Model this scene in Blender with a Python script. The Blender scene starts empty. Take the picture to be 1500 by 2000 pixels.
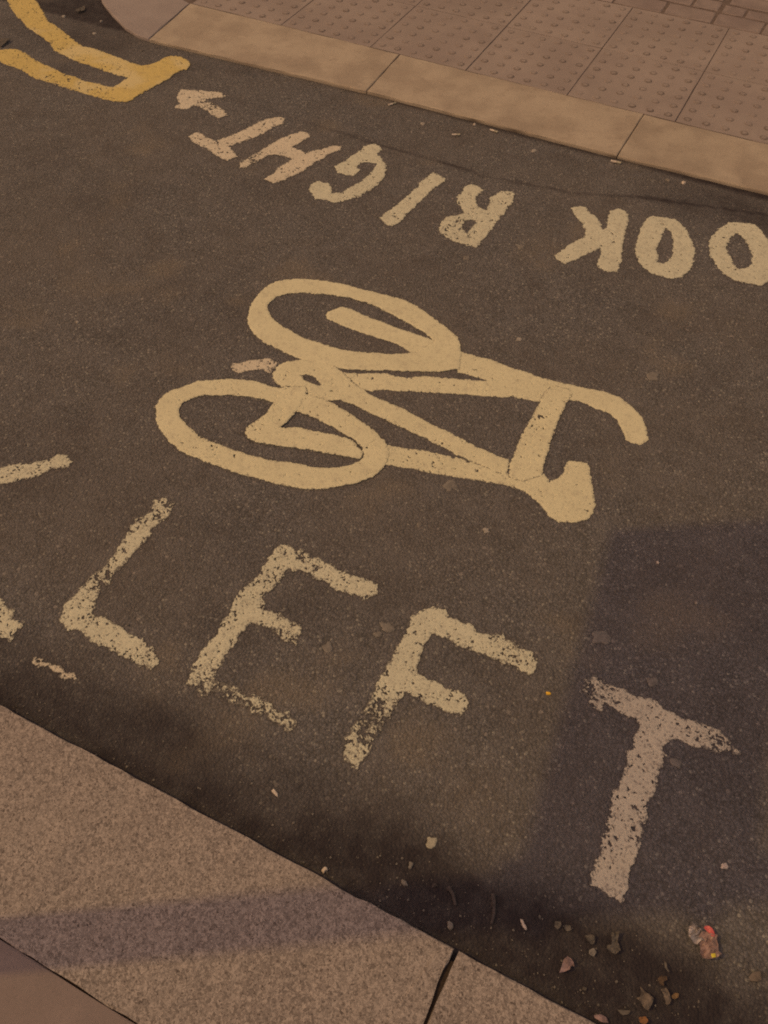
import bpy, bmesh, math, random
import numpy as np
from mathutils import Vector, Matrix
random.seed(7)
SC = bpy.context.scene
COL = SC.collection

# ------------------------------------------------------------------ camera
cam = bpy.data.cameras.new("camera"); co = bpy.data.objects.new("camera", cam); COL.objects.link(co)
cam.sensor_fit = 'VERTICAL'; cam.sensor_height = 36.0; cam.sensor_width = 27.0
cam.lens = 36.0 * 1743.594 / 2000.0
cam.clip_start = 0.05; cam.clip_end = 500
PITCH, ROLL, YAW, EYE = 0.90888, 0.0128, 0.45507, 1.61639
co.matrix_world = (Matrix.Translation((0, 0, EYE)) @ Matrix.Rotation(YAW, 4, 'Z')
                   @ Matrix.Rotation(math.pi/2 - PITCH, 4, 'X') @ Matrix.Rotation(ROLL, 4, 'Z'))
SC.camera = co

# ------------------------------------------------------------------ night sky, warm key light, exposure
ELEV = math.radians(55.0)
TRAVEL = Vector((0.848, 0.530, 0))                       # the way shadows fall on the ground
TO_SUN = Vector((-TRAVEL.x*math.cos(ELEV), -TRAVEL.y*math.cos(ELEV), math.sin(ELEV)))
world = bpy.data.worlds.new("World"); SC.world = world; world.use_nodes = True
wn = world.node_tree.nodes; wl = world.node_tree.links
bg = wn['Background']
sky = wn.new('ShaderNodeTexSky'); sky.sky_type = 'NISHITA'; sky.sun_disc = False
sky.sun_elevation = ELEV; sky.sun_rotation = math.atan2(TO_SUN.x, TO_SUN.y)
tint = wn.new('ShaderNodeMix'); tint.data_type = 'RGBA'; tint.blend_type = 'MULTIPLY'; tint.inputs[0].default_value = 1.0
tint.inputs[7].default_value = (1.0, 0.51, 0.266, 1)       # glow of the town lamps on the night sky
wl.new(sky.outputs[0], tint.inputs[6]); wl.new(tint.outputs[2], bg.inputs[0])
bg.inputs[1].default_value = 0.15
sl = bpy.data.lights.new("sun", 'SUN'); sl.energy = 0.62; sl.angle = math.radians(.75); sl.color = (1.0, 0.61, 0.18)
so = bpy.data.objects.new("sun", sl); COL.objects.link(so); so.location = (-4, -3, 8)
so.rotation_euler = TO_SUN.to_track_quat('Z', 'Y').to_euler()
SC.view_settings.view_transform = 'Standard'; SC.view_settings.look = 'None'
SC.view_settings.exposure = 0.62; SC.view_settings.gamma = 1.0
SC.cycles.use_denoising = False
SC.cycles.filter_width = 1.9

# ------------------------------------------------------------------ helpers
def obj(name, mesh, mat, parent=None, loc=None):
    o = bpy.data.objects.new(name, mesh); COL.objects.link(o)
    for m in (mat if isinstance(mat, (list, tuple)) else [mat]):
        if m is not None and m.name not in [x.name for x in mesh.materials if x]: mesh.materials.append(m)
    if loc is not None: o.location = loc
    if parent is not None: o.parent = parent
    return o
def tag(o, label, cat, group=None):
    o['label'] = label; o['category'] = cat
    if group: o['group'] = group
    return o
def empty(name, loc):
    o = bpy.data.objects.new(name, None); COL.objects.link(o); o.location = loc; o.empty_display_size = 0.1
    return o
def structure(o):
    o['kind'] = 'structure'; return o

def hashv(ix, iy, seed):
    h = (ix.astype(np.int64)*374761393 + iy.astype(np.int64)*668265263 + seed*974634777) & 0xFFFFFFFF
    h = ((h ^ (h >> 13)) * 1274126177) & 0xFFFFFFFF
    h = h ^ (h >> 16)
    return (h & 0xFFFF).astype(float) / 65535.0
def vnoise(x, y, seed=0):
    x0 = np.floor(x); y0 = np.floor(y); fx = x-x0; fy = y-y0
    fx = fx*fx*(3-2*fx); fy = fy*fy*(3-2*fy)
    a = hashv(x0, y0, seed); b = hashv(x0+1, y0, seed); c = hashv(x0, y0+1, seed); d = hashv(x0+1, y0+1, seed)
    return (a*(1-fx)+b*fx)*(1-fy) + (c*(1-fx)+d*fx)*fy
def fbm(x, y, scale, octaves=3, seed=0):
    """0..1 noise; scale in features per metre"""
    t = np.zeros_like(x); w = 0; amp = 1.0
    for k in range(octaves):
        ca, sa = math.cos(.6+1.1*k+seed), math.sin(.6+1.1*k+seed); f = scale*2**k
        t += amp*vnoise((x*ca-y*sa)*f + 17.3*k, (x*sa+y*ca)*f - 9.1*k, seed+k*13); w += amp; amp *= .55
    return t/w
def sstep(a, b, x):
    t = np.clip((x-a)/(b-a), 0, 1); return t*t*(3-2*t)

def sdist(px, py, rings):
    """signed distance (inside > 0) to rings, even-odd"""
    best = np.full(px.shape, 1e9); inside = np.zeros(px.shape, bool)
    for r in rings:
        n = len(r)
        for i in range(n):
            ax, ay = r[i]; bx, by = r[(i+1) % n]
            dx, dy = bx-ax, by-ay; L = dx*dx+dy*dy
            if L < 1e-14: continue
            t = np.clip(((px-ax)*dx+(py-ay)*dy)/L, 0, 1)
            best = np.minimum(best, (px-ax-t*dx)**2+(py-ay-t*dy)**2)
            cond = (ay > py) != (by > py)
            if dy != 0: inside ^= cond & (px < dx*(py-ay)/dy + ax)
    return np.where(inside, 1, -1)*np.sqrt(best)
def pdist(px, py, line):
    best = np.full(px.shape, 1e9)
    for (ax, ay), (bx, by) in zip(line[:-1], line[1:]):
        dx, dy = bx-ax, by-ay; L = dx*dx+dy*dy
        t = np.clip(((px-ax)*dx+(py-ay)*dy)/L, 0, 1)
        best = np.minimum(best, (px-ax-t*dx)**2+(py-ay-t*dy)**2)
    return np.sqrt(best)

def paint_mesh(name, rings, org, z0=0.003, thick=0.0028, wear=0.0, wearscale=75, spots=(), edge=0.0045, seed=1, cell=0.0022, grow=0.0):
    """a layer of road paint of real thickness: the traced outline roughened, worn through in places.
    org: object origin; spots: (x, y, radius, strength) of heavier wear"""
    allp = np.array([p for r in rings for p in r])
    lo = allp.min(0)-0.02; hi = allp.max(0)+0.02
    nx = int((hi[0]-lo[0])/cell)+2; ny = int((hi[1]-lo[1])/cell)+2
    X, Y = np.meshgrid(lo[0]+np.arange(nx)*cell, lo[1]+np.arange(ny)*cell, indexing='ij')
    sd = sdist(X, Y, rings)
    sd = sd - .0006 + grow + edge*2.0*(fbm(X, Y, 120, 3, seed)-0.5) + edge*1.2*(fbm(X, Y, 28, 2, seed+5)-0.5)
    W = np.full(X.shape, float(wear))
    for (sx, sy, r, s) in spots:
        W += s*np.exp(-((X-sx)**2+(Y-sy)**2)/(r*r))
    W += 0.10*wear*(1-sstep(0, 0.015, sd))
    W = W*(0.55+0.9*fbm(X, Y, 9, 2, seed+31))
    WW = W.copy()
    n = 0.45*fbm(X, Y, wearscale, 3, seed+3)+0.55*fbm(X, Y, wearscale*2.6, 2, seed+9)
    n = np.clip((n-0.5)*1.9+0.5, 0, 1)
    F = np.minimum(sd, (n-W)*0.02)
    if wear <= 0 and not spots: F = sd
    ins = F > 0
    idx = {}; verts = []; faces = []; bedges = []; wv = []
    Z = z0+thick*sstep(-0.001, 0.006, F)+0.0006*(fbm(X, Y, 60, 2, seed+41)-.5)
    def gv(i, j):
        k = (i, j)
        if k not in idx: idx[k] = len(verts); verts.append((X[i, j]-org[0], Y[i, j]-org[1], Z[i, j])); wv.append(WW[i, j]+.38*(1-min(1, max(0, sd[i, j]/.006))))
        return idx[k]
    def ev(i, j, a, b):
        k = (min((i, j), (a, b)), max((i, j), (a, b)))
        if k not in idx:
            f0, f1 = F[i, j], F[a, b]; t = f0/(f0-f1)
            idx[k] = len(verts)
            verts.append((X[i, j]+(X[a, b]-X[i, j])*t-org[0], Y[i, j]+(Y[a, b]-Y[i, j])*t-org[1], z0+thick*0.25)); wv.append(WW[i, j]+.45)
        return idx[k]
    C = ins[:-1, :-1].astype(int)+ins[1:, :-1]*2+ins[1:, 1:]*4+ins[:-1, 1:]*8
    for i, j in zip(*np.nonzero(C)):
        i = int(i); j = int(j)
        cs = [(i, j), (i+1, j), (i+1, j+1), (i, j+1)]
        c = int(C[i, j])
        if c == 15: faces.append([gv(*q) for q in cs]); continue
        if c in (5, 10):
            for k in range(4):
                if ins[cs[k]]:
                    p, q = ev(*cs[k], *cs[(k+1) % 4]), ev(*cs[k-1], *cs[k])
                    faces.append([gv(*cs[k]), p, q]); bedges.append((p, q))
            continue
        poly = []; cr = []
        for k in range(4):
            a, b = cs[k], cs[(k+1) % 4]
            if ins[a]: poly.append(gv(*a))
            if ins[a] != ins[b]:
                e = ev(*a, *b); poly.append(e); cr.append((e, bool(ins[a])))
        if len(poly) >= 3: faces.append(poly)
        if len(cr) == 2:
            o_ = cr[0][0] if cr[0][1] else cr[1][0]; i_ = cr[1][0] if cr[0][1] else cr[0][0]
            bedges.append((o_, i_))
    low = {}
    def lv(v):
        if v not in low: low[v] = len(verts); x, y, z = verts[v]; verts.append((x, y, -0.002)); wv.append(.8)
        return low[v]
    for a, b in bedges: faces.append([b, a, lv(a), lv(b)])
    me = bpy.data.meshes.new(name); me.from_pydata(verts, [], faces); me.update()
    at = me.attributes.new('worn', 'FLOAT', 'POINT'); at.data.foreach_set('value', np.array(wv))
    return me

# ------------------------------------------------------------------ materials
def mat(name):
    m = bpy.data.materials.new(name); m.use_nodes = True
    nt = m.node_tree; b = nt.nodes['Principled BSDF']
    return m, nt, b
class NT:
    def __init__(s, nt):
        s.nt = nt; s.n = nt.nodes; s.l = nt.links
        s.pos = s.n.new('ShaderNodeNewGeometry').outputs['Position']
    def noise(s, scale, detail=3, rough=.55, vec=None, dist=0.0):
        n = s.n.new('ShaderNodeTexNoise'); n.inputs['Scale'].default_value = scale; n.inputs['Detail'].default_value = detail
        n.inputs['Roughness'].default_value = rough; n.inputs['Distortion'].default_value = dist
        s.l.new(vec or s.pos, n.inputs['Vector']); return n.outputs[0]
    def vor(s, scale, feature='F1', vec=None, rand=1.0):
        n = s.n.new('ShaderNodeTexVoronoi'); n.feature = feature; n.inputs['Scale'].default_value = scale
        n.inputs['Randomness'].default_value = rand
        s.l.new(vec or s.pos, n.inputs['Vector']); return n
    def ramp(s, fac, a, b, va=0.0, vb=1.0):
        n = s.n.new('ShaderNodeMapRange'); n.interpolation_type = 'SMOOTHSTEP'; n.clamp = True
        n.inputs[1].default_value = a; n.inputs[2].default_value = b; n.inputs[3].default_value = va; n.inputs[4].default_value = vb
        s.l.new(fac, n.inputs[0]); return n.outputs[0]
    def mix(s, fac, a, b, blend='MIX'):
        n = s.n.new('ShaderNodeMix'); n.data_type = 'RGBA'; n.blend_type = blend
        for inp, v in ((n.inputs[0], fac), (n.inputs[6], a), (n.inputs[7], b)):
            if isinstance(v, (int, float)): inp.default_value = v
            elif isinstance(v, tuple): inp.default_value = (*v, 1)
            else: s.l.new(v, inp)
        return n.outputs[2]
    def math(s, op, a, b=0.0):
        n = s.n.new('ShaderNodeMath'); n.operation = op
        for inp, v in ((n.inputs[0], a), (n.inputs[1], b)):
            if isinstance(v, (int, float)): inp.default_value = v
            else: s.l.new(v, inp)
        return n.outputs[0]
    def sep(s, colr):
        n = s.n.new('ShaderNodeSeparateColor'); s.l.new(colr, n.inputs[0]); return n.outputs
    def attr(s, name):
        n = s.n.new('ShaderNodeAttribute'); n.attribute_name = name; return n.outputs['Fac']
    def bump(s, h, strength, dist, b, prev=None):
        n = s.n.new('ShaderNodeBump'); n.inputs['Strength'].default_value = strength; n.inputs['Distance'].default_value = dist
        s.l.new(h, n.inputs['Height'])
        if prev is not None: s.l.new(prev, n.inputs['Normal'])
        s.l.new(n.outputs[0], b.inputs['Normal']); return n.outputs[0]

def asphalt():
    m, nt, b = mat('asphalt'); t = NT(nt)
    v1 = t.vor(190); v2 = t.vor(430)
    s1 = t.sep(v1.outputs['Color']); s2 = t.sep(v2.outputs['Color'])
    big = t.noise(2.2, 4); mid = t.noise(14, 4, .6); fine = t.noise(120, 3, .7)
    c = t.mix(t.ramp(s1[0], 0, 1), (.092, .095, .108), (.166, .172, .194))
    c = t.mix(t.math('MULTIPLY', t.ramp(s2[1], .2, 1), .6), c, (.135, .142, .154))
    c = t.mix(t.ramp(s1[2], .955, .985, 0, .8), c, (.33, .34, .33))
    c = t.mix(t.ramp(s2[2], .965, .985, 0, .7), c, (.36, .37, .36))
    c = t.mix(t.ramp(v1.outputs['Distance'], .42, .75, 0, .55), c, (.052, .055, .055))
    c = t.mix(t.ramp(fine, .5, .72, 0, .45), c, (.058, .060, .058))
    c = t.mix(t.ramp(big, .3, .7, 0, .5), c, (.118, .111, .108))
    c = t.mix(t.ramp(mid, .35, .75, .0, .33), c, (.182, .184, .198))
    v3 = t.vor(52); s3 = t.sep(v3.outputs['Color'])
    c = t.mix(t.math('MULTIPLY', t.ramp(s3[0], .88, .93, 0, .55), t.ramp(v3.outputs['Distance'], .16, .26, 1, 0)), c, (.30, .29, .29))
    c = t.mix(t.math('MULTIPLY', t.ramp(s3[1], .86, .92, 0, .5), t.ramp(v3.outputs['Distance'], .18, .30, 1, 0)), c, (.07, .068, .070))
    c = t.mix(t.ramp(t.noise(6.5, 5, .65, dist=.6), .50, .74, 0, .42), c, (.085, .078, .078))
    st = t.attr('stain_shade')
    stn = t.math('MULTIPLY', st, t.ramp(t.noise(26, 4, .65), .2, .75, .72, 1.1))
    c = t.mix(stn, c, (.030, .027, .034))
    c = t.mix(t.math('MULTIPLY', t.attr('dust'), .6), c, (.21, .19, .16))
    nt.links.new(c, b.inputs['Base Color'])
    b.inputs['Roughness'].default_value = .86; b.inputs['Specular IOR Level'].default_value = .28
    h = t.math('SUBTRACT', t.math('MULTIPLY', s1[1], .7), t.math('MULTIPLY', v1.outputs['Distance'], 1.3))
    p = t.bump(h, .75, .0028, b)
    t.bump(t.noise(60, 4, .65), .5, .006, b, p)
    return m
def paint(name, base, dirt, dirtamt, speck, pale=None):
    m, nt, b = mat(name); t = NT(nt)
    n1 = t.noise(9, 4, .6); n2 = t.noise(38, 4, .7); n3 = t.noise(170, 3, .7); v = t.sep(t.vor(240).outputs['Color'])
    c = t.mix(t.ramp(n1, .3, .7, 0, .6), base, tuple(x*.87 for x in base))
    c = t.mix(t.ramp(n2, .50, .75, 0, dirtamt), c, dirt)
    c = t.mix(t.ramp(n3, .55, .72, 0, speck), c, dirt)
    c = t.mix(t.ramp(v[0], .80, .97, 0, speck*.8), c, tuple(x*.55 for x in dirt))
    if pale: c = t.mix(t.ramp(t.noise(4.5, 3, .5), .50, .62, 0, .75), c, pale)
    wn_ = t.math('ADD', t.math('ADD', t.math('MULTIPLY', n3, .5), t.math('MULTIPLY', t.noise(330, 2, .6), .5)), t.math('MULTIPLY', t.attr('worn'), .40))
    c = t.mix(t.ramp(wn_, .62, .74), c, (.135, .135, .132))
    nt.links.new(c, b.inputs['Base Color'])
    b.inputs['Roughness'].default_value = .7; b.inputs['Specular IOR Level'].default_value = .3
    p = t.bump(t.noise(260, 3, .6), .4, .0010, b)
    t.bump(t.noise(45, 3, .6), .2, .0015, b, p)
    return m
def stone(name, c1, c2, c3, blot=5.0, grain=160, spk=.35, spkscale=150, bumpd=.0015, crystal=0):
    m, nt, b = mat(name); t = NT(nt)
    c = t.mix(t.ramp(t.noise(blot, 5, .6), .36, .64), c1, c2)
    c = t.mix(t.ramp(t.noise(blot*5.3, 4, .65), .5, .8, 0, .5), c, c3)
    if crystal:
        wv_ = t.n.new('ShaderNodeVectorMath'); wv_.operation = 'ADD'
        nz = t.n.new('ShaderNodeTexNoise'); nz.inputs['Scale'].default_value = 160; t.l.new(t.pos, nz.inputs['Vector'])
        sc_ = t.n.new('ShaderNodeVectorMath'); sc_.operation = 'SCALE'; sc_.inputs[3].default_value = .008
        t.l.new(nz.outputs['Color'], sc_.inputs[0]); t.l.new(t.pos, wv_.inputs[0]); t.l.new(sc_.outputs[0], wv_.inputs[1])
        q1 = t.sep(t.vor(crystal, vec=wv_.outputs[0]).outputs['Color']); q2 = t.sep(t.vor(crystal*2.3, vec=wv_.outputs[0]).outputs['Color'])
        c = t.mix(t.ramp(q1[0], .5, .9, 0, .52), c, tuple(x*.62 for x in c3))
        c = t.mix(t.ramp(q1[1], .55, .9, 0, .7), c, tuple(min(1, x*1.40) for x in c1))
        c = t.mix(t.ramp(q2[0], .5, .95, 0, .5), c, tuple(x*.55 for x in c3))
        c = t.mix(t.ramp(q2[1], .6, .95, 0, .6), c, tuple(min(1, x*1.6) for x in c1))
        c = t.mix(t.ramp(q2[2], .95, .98, 0, .8), c, (.07, .06, .06))
    n = t.noise(spkscale, 3, .65)
    c = t.mix(t.ramp(n, .53, .68, 0, spk), c, tuple(x*.45 for x in c3))
    c = t.mix(t.ramp(n, .30, .45, spk*.6, 0), c, tuple(min(1, x*1.45) for x in c1))
    d = t.attr('dirt')
    c = t.mix(d, c, tuple(x*.40 for x in c3))
    nt.links.new(c, b.inputs['Base Color'])
    b.inputs['Roughness'].default_value = .85; b.inputs['Specular IOR Level'].default_value = .25
    p = t.bump(t.noise(grain*2, 3, .65), .5, bumpd, b)
    t.bump(t.noise(22, 4, .6), .3, .003, b, p)
    return m
def simple(name, c, rough=.7, var=.25, scale=60, metal=0.0, spec=.3):
    m, nt, b = mat(name); t = NT(nt)
    col = t.mix(t.ramp(t.noise(scale, 4, .65), .35, .7), c, tuple(x*(1-var) for x in c))
    nt.links.new(col, b.inputs['Base Color'])
    b.inputs['Roughness'].default_value = rough; b.inputs['Metallic'].default_value = metal; b.inputs['Specular IOR Level'].default_value = spec
    t.bump(t.noise(scale*3, 3, .6), .3, .001, b)
    return m

M = {}
M['asphalt'] = asphalt()
M['fresh_paint'] = paint('thermoplastic_paint', (.65, .66, .49), (.36, .35, .29), .45, .26)
M['letter_paint'] = paint('worn_white_paint', (.57, .60, .50), (.28, .28, .25), .45, .40)
M['tyre_dirty_paint'] = paint('tyre_dirtied_paint', (.61, .60, .50), (.27, .25, .23), .55, .60)
M['far_paint'] = paint('faded_white_paint', (.60, .585, .50), (.33, .31, .28), .45, .30)
M['yellow_paint'] = paint('yellow_line_paint', (.58, .49, .19), (.33, .27, .15), .5, .30, (.60, .55, .32))
M['granite'] = stone('speckled_granite', (.30, .28, .275), (.255, .235, .235), (.19, .175, .175), 3.5, 120, .18, 190, .0012, 185)
M['far_kerb'] = stone('buff_kerb_stone', (.44, .405, .345), (.345, .31, .265), (.26, .225, .195), 5.5, 170, .25, 190, .0008)
M['pale_kerb'] = stone('pink_kerb_stone', (.325, .305, .315), (.29, .27, .28), (.26, .235, .245), 5, 170, .15, 210, .0008)
M['tactile'] = stone('buff_tactile_concrete', (.335, .305, .30), (.295, .265, .265), (.25, .22, .215), 4, 170, .16, 230, .0008)
M['slab'] = stone('brown_paving_slab', (.27, .235, .24), (.235, .205, .21), (.20, .17, .175), 5, 170, .15, 200, .0008)
M['block'] = stone('block_paver_concrete', (.31, .275, .275), (.27, .235, .24), (.22, .19, .19), 6, 170, .2, 200, .001)
M['grout'] = simple('dark_joint_grit', (.055, .043, .037), .95, .4, 80)
M['bed'] = simple('brown_joint_sand', (.165, .138, .13), .95, .4, 80)
M['gum'] = simple('old_chewing_gum', (.34, .335, .325), .8, .3, 120)
M['grit'] = simple('grey_grit_stone', (.19, .185, .18), .9, .5, 25)
M['pale_gum'] = simple('pale_chewing_gum', (.40, .40, .34), .8, .3, 120)
M['dark_gum'] = simple('grey_chewing_gum', (.20, .198, .196), .85, .3, 120)
M['pebble'] = simple('pale_pebble_stone', (.55, .52, .49), .7, .25, 150)
M['paper'] = simple('dirty_white_paper', (.60, .56, .52), .8, .25, 90)
M['filter'] = simple('cork_filter_paper', (.50, .30, .16), .8, .3, 200)
M['tissue'] = simple('pink_tissue_paper', (.32, .24, .26), .85, .45, 70)
M['grey_paper'] = simple('sodden_grey_paper', (.135, .13, .125), .9, .5, 90)
M['leaf_buff'] = simple('buff_dead_leaf', (.165, .145, .13), .8, .5, 60)
M['leaf_brown'] = simple('brown_dead_leaf', (.12, .085, .06), .75, .4, 60)
M['leaf_amber'] = simple('amber_dead_leaf', (.19, .13, .07), .7, .3, 60)
M['leaf_orange'] = simple('orange_dead_leaf', (.28, .15, .07), .7, .3, 60)
M['foil'] = simple('crumpled_foil', (.42, .40, .41), .35, .35, 110, .55, .5)
M['wrapper'] = simple('clear_film_wrapper', (.30, .21, .20), .4, .45, 90, 0, .5)
M['red_film'] = simple('bright_red_film', (.62, .13, .14), .45, .2, 60, 0, .5)
M['yellow_film'] = simple('yellow_film', (.60, .55, .05), .45, .2, 60, 0, .5)
M['yellow_flake'] = simple('yellow_paint_flake', (.75, .50, .06), .6, .2, 60)
M['twig'] = simple('grey_twig_bark', (.075, .068, .073), .85, .4, 120)
M['steel'] = simple('grey_painted_steel', (.20, .20, .20), .5, .15, 30, 0, .5)
M['sign_face'] = simple('blank_sign_sheet', (.35, .35, .35), .4, .1, 20, 0, .5)

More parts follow.
